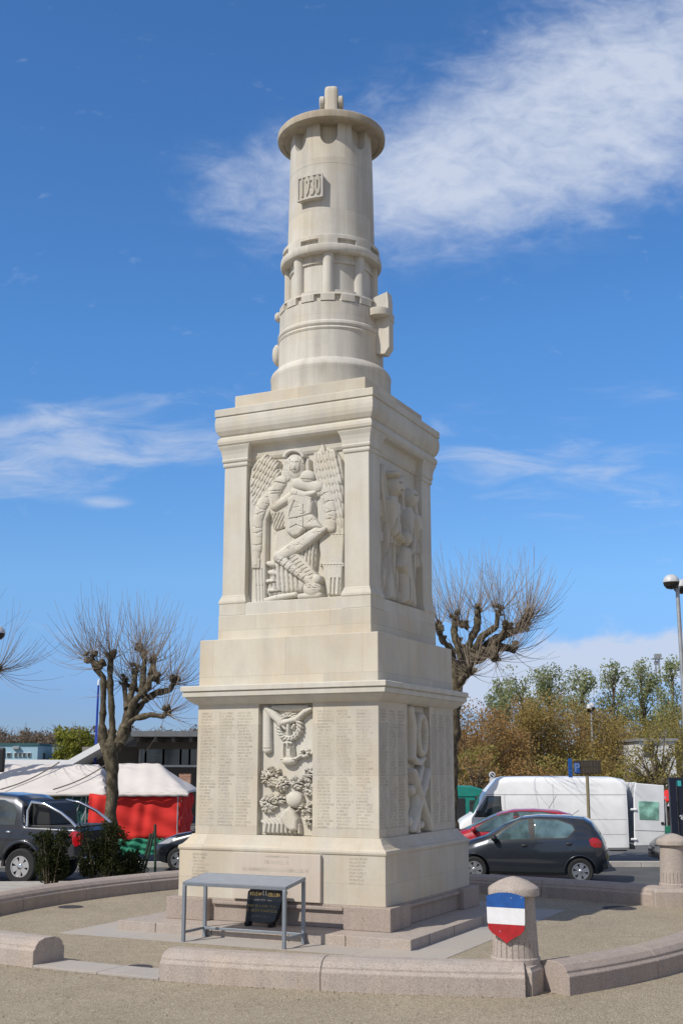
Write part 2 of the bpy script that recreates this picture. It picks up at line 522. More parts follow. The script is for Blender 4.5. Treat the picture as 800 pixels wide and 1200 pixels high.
MB().lathe([(.73, 10.58), (.79, 10.59), (.79, 10.70), (.73, 10.72)], n=96).build('sill_ring', LIME_LAMP, mon, smooth=30)
for k in range(8):
    a = W8 + k * PI / 4 - PI / 2
    MB().lathe([(.098, 10.56), (.098, 11.42)], c=(.758 * math.cos(a), .758 * math.sin(a), 0), n=20).build('column', LIME_LAMP, mon, smooth=40)
MB().lathe([(.70, 11.385), (.88, 11.38), (.91, 11.385), (.925, 11.41), (.93, 11.47), (.92, 11.515), (.905, 11.53), (.88, 11.535), (.70, 11.54)], n=96).build('lower_ring', LIME_LAMP, mon, smooth=30)
notch = lambda a: .825 if abs(periodic(a + PI / 2, 8, 0)) < R(10.5) else .893
polar([(11.53, notch), (11.628, notch), (11.632, lambda a: .893), (11.70, lambda a: .888), (11.715, lambda a: .87), (11.72, lambda a: .70)]).build('notched_collar', LIME_LAMP, mon, smooth=30)


def slot(a):
    x = periodic(a + PI / 2, 8, PI / 8) / R(12.3)
    return 13.52 + .24 * (1 - math.sqrt(max(0, 1 - x * x))) if abs(x) < 1 else 13.95


polar([(11.70, lambda a: .80), (13.14, lambda a: .775), (13.145, lambda a: .771), (13.15, lambda a: .775), (13.45, lambda a: .768), (slot, lambda a: .768), (lambda a: slot(a) - .001, lambda a: .60)], n=576, cap=(True, False)).build('lamp_chimney', LIME_LAMP, mon, smooth=30)
MB().lathe([(.625, 13.5), (.625, 13.96)], n=64).build('chimney_core', LIME_LAMP, mon, smooth=30)
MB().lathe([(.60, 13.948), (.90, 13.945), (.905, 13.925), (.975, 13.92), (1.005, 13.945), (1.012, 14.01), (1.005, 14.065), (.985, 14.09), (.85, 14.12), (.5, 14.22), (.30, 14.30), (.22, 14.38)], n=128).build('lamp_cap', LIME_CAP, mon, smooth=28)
# suspension eye with its cross pin
ey = MB()
prof = [(-.17, 14.33), (.17, 14.33), (.15, 14.70)] + [(.14 * math.cos(t), 14.99 + .14 * math.sin(t)) for t in np.linspace(0, PI, 11)] + [(-.15, 14.70)]
ey.extrude(prof, -.125, .125)
eye = ey.build('suspension_eye', LIME_LAMP, mon, bevel=.06)
MB().lathe([(.10, -.225), (.125, -.21), (.125, -.14), (.09, -.13), (.09, .13), (.125, .14), (.125, .21), (.10, .225)], n=20,
           M=Matrix.Rotation(PI / 2, 3, 'X')).build('cross_pin', LIME_LAMP, eye, smooth=35).location = (0, 0, 14.80)
eye.rotation_euler = (0, 0, R(112))
# lock bracket on the right side: a plate with a round shelf
br = MB()
br.extrude([(.86, 9.70), (.96, 9.60), (1.10, 9.58), (1.19, 9.70), (1.19, 10.18), (1.21, 10.20), (1.21, 10.34), (1.18, 10.36), (1.18, 10.56), (1.16, 10.74), (.86, 10.66)], -.10, .10)
brk_ = br.build('lock_bracket', LIME_LAMP, mon, bevel=.008)
MB().lathe([(.15, -.075), (.205, -.06), (.21, .05), (.20, .075)], n=28).build('lock_boss', LIME_LAMP, brk_, smooth=35).location = (1.0, -.10, 10.33)
for (a, z, r, k) in ((3.56, 10.49, .10, 1.0), (3.56, 9.76, .145, 1.5)):
    MB().blob((.955 * math.cos(a), .955 * math.sin(a), z), r, 2, 0, (.75, .9, k)).build('lamp_stud', LIME_LAMP, mon, smooth=50)

# date plaque, curved with the chimney
aw, rr0, rr1 = R(16.5), .78, .885
pq = MB(); rings = []
for z in (12.42, 12.88):
    ring = [(rr1 * math.sin(t), -rr1 * math.cos(t), z) for t in np.linspace(-aw, aw, 13)] + [(rr0 * math.sin(t), -rr0 * math.cos(t), z) for t in np.linspace(aw, -aw, 13)]
    rings.append(ring)
pq.loft(rings)
dp = pq.build('date_plaque', LIME_LAMP, mon, bevel=.01)


def text_mesh(body, size, xs=1.0, extrude=.01, align='CENTER', bold=0.0):
    cu = bpy.data.curves.new('writing', 'FONT'); cu.body = body; cu.size = size; cu.extrude = extrude; cu.align_x = align; cu.align_y = 'CENTER'
    cu.offset = bold; cu.resolution_u = 3
    o = bpy.data.objects.new('writing_tmp', cu); COL.objects.link(o)
    me = bpy.data.meshes.new_from_object(o.evaluated_get(bpy.context.evaluated_depsgraph_get()))
    bpy.data.objects.remove(o); bpy.data.curves.remove(cu)
    for v in me.vertices: v.co.x *= xs
    return me


me = text_mesh('1930', .475, .425, .022, bold=.02)
for v in me.vertices:                     # text plane (x, y) -> bent round the plaque
    a = (v.co.x + .008) / rr1; r = rr1 + v.co.z + .004
    v.co = Vector((r * math.sin(a), -r * math.cos(a), 12.65 + v.co.y))
link('date_figures', me, LIME_LAMP, dp)
fr = MB()
for z in (12.42, 12.855):
    fr.loft([[((rr1 + d) * math.sin(t), -(rr1 + d) * math.cos(t), z + e) for t in np.linspace(-aw, aw, 13)] for d, e in ((-.01, 0), (.022, 0), (.022, .028), (-.01, .028))], close=False, cap=(False, False))
for s in (-1, 1):
    a0 = s * aw; a1 = s * (aw - R(2))
    fr.loft([[((rr1 + d) * math.sin(t), -(rr1 + d) * math.cos(t), z) for d in (-.01, .022) for t in ((a0, a1) if d < 0 else (a1, a0))] for z in (12.42, 12.88)])
fr.build('plaque_border', LIME_LAMP, dp)


# ------------------------------------------------------------------ carved reliefs: height fields in real stone
HS = .62


class Carve:
    def __init__(self, x0, x1, y0, y1, step):
        self.x = np.arange(x0, x1 + step, step); self.y = np.arange(y0, y1 + step, step)
        self.X, self.Y = np.meshgrid(self.x, self.y)
        self.H = np.zeros_like(self.X)

    def put(self, h): self.H = np.maximum(self.H, h); return self

    def ell(self, cx, cy, rx, ry, h, base=0.0, rot=0.0, p=.5):
        c, s = math.cos(rot), math.sin(rot); dx, dy = self.X - cx, self.Y - cy
        q = ((c * dx + s * dy) / rx) ** 2 + ((-s * dx + c * dy) / ry) ** 2
        return self.put(np.where(q < 1, base + h * np.clip(1 - q, 0, 1) ** p, 0))

    def seg_d(self, a, b):
        ax, ay = a; bx, by = b; dx, dy = bx - ax, by - ay
        t = np.clip(((self.X - ax) * dx + (self.Y - ay) * dy) / (dx * dx + dy * dy + 1e-9), 0, 1)
        return np.hypot(self.X - ax - t * dx, self.Y - ay - t * dy), t

    def limb(self, pts, rad, h, base=0.0):
        rad = rad if hasattr(rad, '__len__') else [rad] * len(pts)
        for i in range(len(pts) - 1):
            d, t = self.seg_d(pts[i], pts[i + 1]); r = rad[i] + (rad[i + 1] - rad[i]) * t
            self.put(np.where(d < r, base + h * np.sqrt(np.clip(1 - (d / r) ** 2, 0, 1)), 0))
        return self

    def inside(self, poly):
        n = len(poly); ins = np.zeros(self.X.shape, bool); dist = np.full(self.X.shape, 1e9)
        for i in range(n):
            (ax, ay), (bx, by) = poly[i], poly[(i + 1) % n]
            cond = (ay > self.Y) != (by > self.Y)
            xi = (bx - ax) * (self.Y - ay) / ((by - ay) if by != ay else 1e-9) + ax
            ins ^= cond & (self.X < xi)
            dist = np.minimum(dist, self.seg_d((ax, ay), (bx, by))[0])
        return ins, dist

    def slab(self, poly, h, edge=12, base=0.0):
        ins, d = self.inside(poly)
        k = np.clip(d / edge, 0, 1)
        return self.put(np.where(ins, base + h * np.sqrt(1 - (1 - k) ** 2), 0))

    def cut(self, pts, w, depth):
        for i in range(len(pts) - 1):
            d, t = self.seg_d(pts[i], pts[i + 1])
            self.H = np.where(self.H > 0, np.maximum(self.H - depth * np.clip(1 - (d / w) ** 2, 0, 1), .004), 0)
        return self

    def folds(self, poly, pitch, depth, ang=0.0, wob=8, seed=0):
        ins, d = self.inside(poly)
        q = self.X * math.cos(ang) + self.Y * math.sin(ang) + wob * np.sin((self.Y * math.cos(ang) - self.X * math.sin(ang)) / 70 + seed)
        g = np.abs(np.sin(q * PI / pitch)) ** .6
        self.H = np.where(ins & (self.H > 0), np.maximum(self.H - depth * (1 - g) * np.clip(d / 10, 0, 1), .004), self.H)
        return self

    def build(self, name, W, plane, parent, mat, turn=0.0, rough=.0014):
        """W maps carving coordinates to metres on the face; plane is the distance of the face from the axis"""
        H = self.H.copy() * (HS if not turn else 1.15)
        nz = RNG.normal(size=H.shape) * rough
        k = H > .002
        S, T = W(self.X, self.Y)
        h = np.where(k, H + nz, -.012)
        co = np.stack([S, -(plane + h), T], -1).reshape(-1, 3)
        ny, nx = H.shape
        idx = np.arange(ny * nx).reshape(ny, nx)
        q = np.stack([idx[:-1, :-1], idx[1:, :-1], idx[1:, 1:], idx[:-1, 1:]], -1)
        keep = (k[:-1, :-1] | k[1:, :-1] | k[1:, 1:] | k[:-1, 1:])
        q = q[keep]
        used = np.unique(q); remap = np.zeros(ny * nx, np.int32); remap[used] = np.arange(len(used))
        me = np_mesh(name, co[used], remap[q])
        if turn:
            me.transform(Matrix.Rotation(turn, 4, 'Z'))
        return link(name, me, mat, parent, smooth=50)


def homog(src, dst):
    A = []
    for (x, y), (u, v) in zip(src, dst):
        A.append([x, y, 1, 0, 0, 0, -u * x, -u * y, -u]); A.append([0, 0, 0, x, y, 1, -v * x, -v * y, -v])
    h = np.linalg.svd(np.array(A, float))[2][-1].reshape(3, 3)

    def W(X, Y):
        d = h[2, 0] * X + h[2, 1] * Y + h[2, 2]
        return (h[0, 0] * X + h[0, 1] * Y + h[0, 2]) / d, (h[1, 0] * X + h[1, 1] * Y + h[1, 2]) / d
    return W


CARVED = LIME_PLAIN
PLN = 1.225
W1 = homog([(66, 180), (738, 90), (90, 1152), (726, 1122)], [(-.905, 7.56), (.875, 7.575), (-.86, 5.135), (.885, 5.135)])


def panel(name, plane, s0, s1, t0, t1, turn):
    m = MB().box(((s0 + s1) / 2, -plane + .02, (t0 + t1) / 2), (s1 - s0, .05, t1 - t0))
    me = m.mesh(name)
    if turn: me.transform(Matrix.Rotation(turn, 4, 'Z'))
    return link(name, me, CARVED, mon)


up1 = panel('relief_panel', 1.22, -.915, .915, 5.132, 7.60, 0)
# wings
wg = Carve(60, 330, 110, 1170, 3)
wl = [(72, 320), (84, 235), (120, 170), (160, 138), (195, 134), (250, 165), (310, 260), (320, 430), (235, 520), (200, 600), (200, 1160), (130, 1165), (100, 930), (76, 600)]
wg.slab(wl, .085, 14)
dv, pv_ = (-.50, .866), (.866, .50)
top_l = [(84, 330), (92, 240), (124, 180), (160, 148), (195, 145), (245, 172), (300, 260), (300, 400), (225, 500), (100, 500)]
for b_ in range(4, -4, -1):
    for a_ in range(-6, 7):
        cx, cy = 195 + a_ * 21 * pv_[0] + (b_ * 54 + (a_ % 2) * 10) * dv[0], 300 + a_ * 21 * pv_[1] + (b_ * 54 + (a_ % 2) * 10) * dv[1]
        ok, dd = Carve(cx, cx, cy, cy, 1).inside(top_l)
        if ok.flat[0] and dd.flat[0] > 12: wg.ell(cx, cy, 44, 11.5, .035, .07 + .010 * (4 - b_), math.atan2(dv[1], dv[0]), .6)
for x in (118, 140, 162, 182): wg.cut([(x - 6, 930), (x, 1040), (x + 6, 1160)], 4, .03)
wg.H = np.where(wg.H > 0, wg.H + .08, 0)
wg.build('wing', W1, PLN, up1, CARVED)
wr = Carve(500, 750, 60, 1130, 3)
wrp = [(518, 230), (538, 120), (575, 78), (620, 74), (680, 100), (722, 165), (738, 300), (738, 720), (706, 1118), (612, 1112), (560, 800), (540, 420)]
wr.slab(wrp, .08, 14)
for (a, b) in (((545, 130), (620, 125)), ((545, 130), (540, 280)), ((690, 180), (645, 310))):
    for t in np.linspace(0, 1, 8):
        px, py = a[0] + (b[0] - a[0]) * t, a[1] + (b[1] - a[1]) * t
        wr.ell(px, py, 11, 11, .014, .080)
dv2, pv2 = (.20, .98), (.98, -.20)
reg = [(524, 235), (544, 125), (580, 84), (622, 82), (676, 106), (716, 168), (730, 300), (730, 690), (600, 690), (566, 420)]
for b_ in range(6, -6, -1):
    for a_ in range(-7, 8):
        cx, cy = 640 + a_ * 22 * pv2[0] + (b_ * 58 + (a_ % 2) * 12) * dv2[0], 380 + a_ * 22 * pv2[1] + (b_ * 58 + (a_ % 2) * 12) * dv2[1]
        ok, dd = Carve(cx, cx, cy, cy, 1).inside(reg)
        if ok.flat[0] and dd.flat[0] > 10: wr.ell(cx, cy, 46, 12, .030, .066 + .007 * (6 - b_), math.atan2(dv2[1], dv2[0]), .6)
for y in (705, 910):
    for x in range(570, 730, 22): wr.ell(x, y, 10, 13, .012, .08); wr.cut([(x - 9, y), (x + 9, y + 5)], 4, .02)
for x in (635, 660, 690): wr.cut([(x + 8, 1000), (x, 1118)], 5, .05)
wr.H = np.where(wr.H > 0, wr.H + .07, 0)
wr.build('wing', W1, PLN, up1, CARVED)
# angel
an = Carve(180, 640, 90, 1170, 3)
robe = [(290, 300), (360, 262), (440, 262), (540, 330), (560, 420), (540, 560), (548, 760), (530, 940), (450, 1090), (330, 1098), (225, 1120), (205, 1090), (240, 900), (250, 700), (220, 560), (200, 470), (240, 350)]
an.slab(robe, .13, 26)
an.folds([(225, 850), (340, 870), (440, 930), (440, 1090), (225, 1120)], 30, .07, 0, 6, 1)
an.folds([(430, 660), (560, 640), (545, 760), (530, 940), (470, 930), (430, 760)], 24, .08, .05, 4, 2)
an.folds([(190, 560), (330, 540), (330, 660), (240, 700)], 20, .06, .35, 5, 0)
for i in range(4): an.ell(235 + (i % 2) * 12, 900 + i * 60, 38, 20, .10, .06, .3)
an.cut([(215, 660), (270, 672), (325, 655)], 9, .10)
an.cut([(225, 930), (262, 925)], 7, .09).cut([(200, 1030), (262, 1022)], 7, .09).cut([(230, 1090), (300, 1082)], 7, .09)
an.ell(395, 215, 72, 100, .13, .08)                                     # hood and hair
an.limb([(345, 180), (335, 300)], [26, 34], .07, .12)
an.limb([(448, 170), (440, 230)], [18, 20], .05, .12)
an.ell(405, 215, 44, 60, .11, .15)                                      # face
an.ell(407, 228, 10, 22, .05, .235)                                     # nose
an.cut([(380, 193), (397, 195)], 6, .03).cut([(415, 195), (432, 193)], 6, .03).cut([(392, 250), (420, 250)], 4, .025)
an.cut([(366, 170), (372, 250), (400, 276)], 4, .03).cut([(446, 170), (440, 250)], 4, .03)
for t in np.linspace(PI * 1.05, PI * 1.95, 16): an.ell(396 + 66 * math.cos(t), 158 + 52 * math.sin(t), 14, 13, .05, .19)     # crown
an.limb([(484, 175), (484, 240)], 17, .08, .06)
an.limb([(300, 330), (250, 420), (262, 505), (330, 465), (400, 410)], [46, 44, 34, 30, 26], .11, .11)     # near arm
an.limb([(400, 410), (470, 430), (540, 415)], [30, 26, 18], .09, .17)
an.limb([(530, 350), (585, 400), (470, 450)], [38, 34, 24], .08, .10)
for y in (440, 452, 464): an.limb([(430, y), (520, y + 12)], 6, .03, .22)
an.cut([(190, 360), (240, 330), (330, 345)], 7, .05)
an.cut([(235, 400), (300, 395)], 5, .03).cut([(240, 420), (310, 410)], 5, .03)
an.limb([(205, 1140), (280, 1122), (400, 1105)], [20, 22, 18], .10, .05)  # feet
rw = random.Random(32)
for _ in range(30):
    x, y = rw.uniform(230, 540), rw.uniform(300, 1080); L = rw.uniform(20, 60); an.cut([(x, y), (x + rw.uniform(-8, 8), y + L)], rw.uniform(3, 5), rw.uniform(.01, .02))
for i in range(6): an.cut([(338 + i * 4, 190 + i * 3), (326 + i * 5, 250), (332 + i * 8, 300)], 3, .015); an.cut([(452 + i * 3, 200), (456 + i * 3, 260)], 3, .015)
an.H = np.where(an.H > 0, an.H + .055, 0)
an.build('angel_figure', W1, PLN, up1, CARVED)
# fallen soldier
so = Carve(70, 700, 240, 1170, 3)
so.ell(492, 300, 54, 52, .15, .12)                                       # helmet
so.cut([(440, 318), (545, 322)], 5, .03)
so.limb([(420, 345), (560, 372)], [40, 40], .10, .12)
jac = [(352, 450), (400, 415), (512, 440), (536, 480), (524, 560), (600, 662), (480, 668), (440, 716), (395, 724), (352, 690), (360, 560)]
so.slab(jac, .10, 24, .13)
so.cut([(408, 470), (365, 580), (372, 610)], 5, .04).cut([(470, 500), (470, 668)], 4, .03).cut([(352, 600), (420, 590), (545, 560)], 5, .04)
so.cut([(400, 520), (440, 515)], 4, .02).cut([(380, 660), (420, 640), (470, 660)], 5, .03)
for y in (520, 560, 610): so.ell(452, y, 6, 6, .02, .225)
so.limb([(235, 400), (165, 500), (140, 600), (140, 800)], [42, 40, 36, 34], .10, .06)      # hanging arm
for (a, b) in (((110, 560), (180, 545)), ((105, 690), (176, 676)), ((112, 640), (165, 655)), ((130, 500), (190, 530)), ((104, 770), (176, 765))): so.cut([a, ((a[0] + b[0]) / 2, (a[1] + b[1]) / 2 + 9), b], 6, .02)
so.limb([(138, 800), (136, 900)], [30, 22], .09, .06)
for i in range(4): so.limb([(118 + i * 13, 870), (116 + i * 13, 922)], 8, .05, .08)
so.limb([(595, 390), (640, 470), (650, 560), (648, 660)], [40, 42, 40, 34], .10, .06)      # other arm
for (a, b) in (((580, 440), (640, 410)), ((600, 490), (680, 470)), ((615, 560), (690, 545)), ((612, 600), (680, 610))): so.cut([a, ((a[0] + b[0]) / 2, (a[1] + b[1]) / 2 - 8), b], 6, .022)
so.limb([(560, 690), (430, 780), (290, 855)], [40, 50, 36], .11, .12)                      # thigh
so.limb([(610, 672), (500, 740), (430, 800)], [18, 30, 26], .07, .17)
so.limb([(290, 850), (380, 930), (490, 1010), (535, 1070)], [34, 30, 27, 28], .11, .13)    # shin
so.limb([(400, 860), (470, 930), (540, 1010)], [38, 36, 30], .08, .10)                     # other shin
for i in range(8): so.cut([(360 + i * 22, 880 + i * 18), (410 + i * 20, 850 + i * 20)], 4, .028)
for i in range(6): so.cut([(300 + i * 30, 905 + i * 24), (340 + i * 30, 862 + i * 24)], 4, .028)
so.ell(520, 1070, 62, 56, .13, .10).limb([(440, 1120), (560, 1112)], [22, 26], .12, .06)
so.ell(552, 1010, 30, 34, .10, .12)
for i in range(5): so.cut([(480 + i * 18, 1050 + (i % 2) * 18), (500 + i * 18, 1066)], 4, .03)
rw = random.Random(31)
for (p0, p1, wd) in (((235, 400), (140, 800), 34), ((600, 400), (650, 650), 32), ((560, 690), (300, 850), 44), ((360, 450), (540, 640), 60), ((300, 870), (520, 1050), 30)):
    for _ in range(12):
        t = rw.random(); x = p0[0] + (p1[0] - p0[0]) * t + rw.uniform(-wd, wd) * .6; y = p0[1] + (p1[1] - p0[1]) * t + rw.uniform(-8, 8)
        a = rw.uniform(-.9, .9); L = rw.uniform(10, 24); so.cut([(x - L * math.cos(a), y - L * math.sin(a)), (x, y + rw.uniform(-4, 4)), (x + L * math.cos(a), y + L * math.sin(a))], rw.uniform(3, 5), rw.uniform(.008, .018))
so.H = np.where(so.H > 0, so.H * .9 + .095, 0)
so.build('fallen_soldier', W1, PLN, up1, CARVED)

# relief on the shaded face: a veiled figure with a child, seen steeply from the side
up2 = panel('relief_panel', 1.22, -.915, .915, 5.132, 7.60, PI / 2)
WQ = lambda X, Y: (X, Y)


def metric(x0, x1, y0, y1, st=.009): return Carve(x0, x1, y0, y1, st)


ad = metric(-.9, .9, 5.12, 7.5)
ad.slab([(-.80, 5.13), (-.86, 6.2), (-.80, 7.1), (-.62, 7.45), (-.35, 7.40), (-.2, 7.0), (.0, 7.1), (.2, 7.42), (.5, 7.40), (.72, 7.0), (.80, 6.2), (.72, 5.13)], .07, .05)
ad.slab([(-.62, 5.14), (-.68, 6.1), (-.60, 6.85), (-.35, 7.0), (-.08, 6.85), (.0, 6.1), (-.05, 5.14)], .15, .09)
ad.ell(-.34, 7.12, .15, .20, .16, .10).ell(-.33, 7.10, .10, .14, .08, .2)
ad.limb([(-.56, 6.75), (-.50, 6.3), (-.2, 6.2)], [.11, .09, .07], .12, .12)
ad.ell(-.46, 7.28, .10, .06, .1, .18)
ad.slab([(.12, 5.14), (.08, 6.0), (.14, 6.75), (.36, 6.95), (.6, 6.8), (.66, 6.0), (.62, 5.14)], .14, .09)
ad.ell(.38, 7.05, .13, .17, .15, .1)
ad.limb([(.2, 6.7), (.08, 6.35), (-.05, 6.15)], [.10, .08, .07], .12, .12)
ad.limb([(.58, 6.7), (.66, 6.3), (.62, 5.9)], [.10, .09, .07], .10, .12)
ad.H = np.where(ad.H > 0, np.maximum(ad.H - .07 * (1 - np.abs(np.sin(ad.X * 17 + np.sin(ad.Y * 4))) ** .7) * (ad.Y < 6.1), .004), 0)
for (x, y) in ((-.78, 7.2), (-.18, 7.25), (.08, 7.2), (.66, 7.1), (.7, 6.6), (-.03, 6.7), (-.74, 6.5)): ad.cut([(x, y), (x + .03, y - .22)], .035, .07)
for i in range(14):
    x_ = -.82 + .12 * i
    ad.cut([(x_, 5.2), (x_ + .04 * math.sin(i * 2.1), 5.9), (x_ + .05 * math.sin(i), 6.5)], .022, .06)
for (x_, y_, r_) in ((-.10, 6.62, .09), (-.74, 6.9, .08), (.06, 6.95, .10), (.70, 6.3, .07), (-.05, 7.3, .10), (-.14, 5.7, .07), (.02, 5.35, .06)):
    q_ = np.hypot(ad.X - x_, (ad.Y - y_) * .6); ad.H = np.where((q_ < r_) & (ad.H > 0), .004, ad.H)
for i in range(5): ad.limb([(-.82 + i * .05, 7.1 - i * .1), (-.70 + i * .05, 6.6 - i * .16)], [.03, .02], .05, .07); ad.limb([(.6 + i * .04, 7.2 - i * .1), (.66 + i * .03, 6.7 - i * .16)], [.03, .02], .05, .07)
ad.cut([(-.40, 7.14), (-.36, 7.14)], .02, .05).cut([(-.30, 7.14), (-.26, 7.14)], .02, .05).cut([(-.37, 7.02), (-.29, 7.02)], .016, .04).cut([(.32, 7.08), (.36, 7.08)], .02, .05).cut([(.40, 7.08), (.44, 7.08)], .02, .05)
ad.build('mourner_figures', WQ, PLN, up2, CARVED, PI / 2)
ch = metric(-.4, .4, 5.12, 6.6)
ch.slab([(-.18, 5.14), (-.22, 5.7), (-.16, 6.1), (.06, 6.12), (.14, 5.7), (.1, 5.14)], .12, .07, .13)
ch.ell(-.04, 6.24, .10, .13, .14, .15)
ch.limb([(-.16, 6.0), (-.26, 5.75), (-.12, 5.6)], [.06, .05, .045], .1, .17)
ch.limb([(.08, 6.0), (.2, 6.1), (.26, 6.3)], [.055, .05, .04], .1, .15)
ch.cut([(-.05, 5.14), (-.04, 5.55)], .03, .1)
ch.build('child_figure', WQ, PLN, up2, CARVED, PI / 2)

# lower relief: wreath, lamp, foliage, shrouded figure
low1 = panel('relief_panel', 1.505, -.478, .49, 1.436, 3.44, 0)
W2 = homog([(55, 95), (500, 95), (55, 1135), (500, 1135)], [(-.47, 3.40), (.485, 3.40), (-.455, 1.47), (.485, 1.47)])
PL2 = 1.53
cv = Carve(50, 505, 80, 560, 3.5)
cv.limb([(108, 120), (112, 450)], [34, 38], .09, .02).cut([(82, 440), (142, 440)], 5, .03)
cv.limb([(112, 110), (170, 165), (235, 230), (300, 215)], [26, 34, 30, 24], .10, .04)
cv.limb([(300, 215), (360, 200), (430, 140), (480, 120)], [24, 26, 24, 20], .10, .04)
cv.limb([(160, 100), (300, 108), (440, 105)], [20, 30, 20], .06, .02)
for t in np.linspace(0, 2 * PI, 40, endpoint=False):
    cv.ell(298 + (88 + 9 * (-1) ** int(t * 6.4)) * math.cos(t), 262 + (98 + 9 * (-1) ** int(t * 6.4)) * math.sin(t), 24, 10, .07, .06, t + 1.0)
cv.limb([(290, 250), (290, 330), (300, 360)], [16, 12, 10], .08, .03)
cv.limb([(245, 250), (265, 280)], [14, 12], .08, .03).limb([(340, 250), (325, 275)], [14, 12], .08, .03)
cv.build('wreath', W2, PL2, low1, CARVED)
lm = Carve(220, 500, 360, 600, 3.5)
lm.slab([(245, 390), (285, 374), (330, 388), (344, 520), (252, 522)], .12, 10)
lm.cut([(272, 410), (270, 505)], 12, .10).cut([(305, 405), (300, 440)], 9, .10).cut([(322, 410), (326, 505)], 8, .08)
lm.ell(298, 545, 62, 36, .13, .04).limb([(240, 528), (365, 526)], 10, .09, .05)
for t in np.linspace(0, 2 * PI, 9): lm.ell(425 + 30 * math.cos(t), 480 + 28 * math.sin(t), 17, 15, .08, .04)
lm.limb([(355, 525), (400, 500)], [14, 12], .07, .04).ell(485, 480, 14, 20, .06, .02)
lm.build('carved_lamp', W2, PL2, low1, CARVED)
fo = Carve(50, 505, 570, 1150, 3.5)
r7 = random.Random(3)
for (cx, cy, rad, n) in ((150, 680, 84, 46), (232, 738, 60, 30), (130, 900, 70, 40), (222, 850, 45, 16), (355, 725, 52, 20), (455, 660, 56, 26), (470, 780, 50, 24), (430, 930, 62, 22), (470, 1030, 44, 16)):
    for i in range(int(n * 1.8)):
        a = r7.uniform(0, 2 * PI); q = rad * math.sqrt(r7.uniform(.02, 1))
        fo.ell(cx + q * math.cos(a), cy + q * math.sin(a), r7.uniform(11, 19), r7.uniform(5, 7.5), r7.uniform(.035, .06), .05 + .06 * (1 - q / rad), a + r7.uniform(-.5, .5))
for i in range(9):
    fo.limb([(80 + i * 30, 1020 + abs(i - 4) * 6), (110 + i * 34, 1065), (100 + i * 36, 1130)], [14, 16, 14], .08, .03)
fo.build('carved_foliage', W2, PL2, low1, CARVED)
hd = Carve(200, 450, 770, 1150, 3.5)
hd.ell(350, 860, 68, 68, .13, .08)
hd.slab([(232, 1010), (275, 940), (318, 920), (360, 960), (388, 1020), (386, 1110), (330, 1125), (280, 1090)], .14, 26, .05)
hd.build('shrouded_figure', W2, PL2, low1, CARVED)

low2 = panel('relief_panel', 1.505, -.478, .49, 1.436, 3.44, PI / 2)
cw = metric(-.46, .47, 2.5, 3.42, .008)
for t in np.linspace(0, 2 * PI, 34, endpoint=False):
    cw.ell(.10 + .17 * math.cos(t), 2.98 + .30 * math.sin(t), .075, .045, .09, .04, t + .8)
cw.limb([(-.36, 3.38), (-.26, 3.1), (-.30, 2.62)], [.07, .08, .06], .10, .03)
cw.limb([(-.2, 2.6), (.0, 2.52), (.2, 2.6)], [.06, .07, .05], .08, .03)
cw.build('wreath', WQ, PL2, low2, CARVED, PI / 2)
xs = metric(-.46, .47, 1.44, 2.5, .008)
xs.limb([(-.34, 1.5), (.34, 2.4)], [.055, .05], .10, .04).limb([(.34, 1.5), (-.34, 2.4)], [.055, .05], .10, .06)
xs.limb([(-.1, 1.46), (-.05, 2.2), (.1, 2.45)], [.07, .08, .04], .08, .03)
for (x, y) in ((-.38, 1.62), (.36, 1.7), (.1, 1.55), (-.25, 2.1), (.3, 2.15)): xs.ell(x, y, .09, .06, .07, .03, x * 5)
xs.build('crossed_tools', WQ, PL2, low2, CARVED, PI / 2)


# ------------------------------------------------------------------ the engraved names: rows of small flat strokes, shade of the cuts painted in
def glyphs(m, s0, s1, t, hgt, rng, fill=.9, M=None, plane=0.0, w=.0055):
    s = s0
    end = s0 + (s1 - s0) * fill
    while s < end:
        if rng.random() < .12: s += hgt * .5; continue
        cw_ = hgt * rng.choice((.5, .6, .7)); k = rng.randrange(6)
        def bar(a0, b0, a1, b1):
            dx, dy = a1 - a0, b1 - b0; L = math.hypot(dx, dy) + 1e-9; nx, ny = -dy / L * w / 2, dx / L * w / 2
            pts = [(s + a0 + nx, t + b0 + ny), (s + a0 - nx, t + b0 - ny), (s + a1 - nx, t + b1 - ny), (s + a1 + nx, t + b1 + ny)]
            vs = [Vector((p, -plane, q)) for p, q in pts]
            if M: vs = [M @ v for v in vs]
            m.faces(vs, [(0, 1, 2, 3)])
        h = hgt
        if k in (0, 1, 3): bar(0, 0, 0, h)
        if k == 0: bar(cw_ * .8, 0, cw_ * .8, h); bar(0, h * .5, cw_ * .8, h * .5)
        elif k == 1: bar(0, h, cw_ * .7, h); bar(0, h * .5, cw_ * .5, h * .5); bar(0, 0, cw_ * .7, 0)
        elif k == 2: bar(0, 0, cw_ * .4, h); bar(cw_ * .4, h, cw_ * .8, 0)
        elif k == 3: bar(0, h, cw_ * .7, h * .75); bar(cw_ * .7, h * .75, 0, h * .5); bar(0, h * .5, cw_ * .7, 0)
        elif k == 4: bar(0, 0, cw_ * .7, 0); bar(0, 0, 0, h)
        else: bar(0, 0, 0, h); bar(0, h, cw_ * .7, h); bar(cw_ * .7, h, cw_ * .7, 0); bar(cw_ * .7, 0, 0, 0)
        s += cw_ + hgt * .18


def names(cols, t0, t1, pitch, hgt, plane, turn, seed, w=.0042, fill=(.6, .98), name='name_list'):
    rng = random.Random(seed); M = Matrix.Rotation(turn, 3, 'Z') if turn else None
    for (a, b) in cols:
        m = MB(); t = t1 - hgt
        while t > t0:
            glyphs(m, a, b, t, hgt, rng, rng.uniform(*fill), M, plane, w); t -= pitch
        m.build(name, LETTER, mon, fix=False)


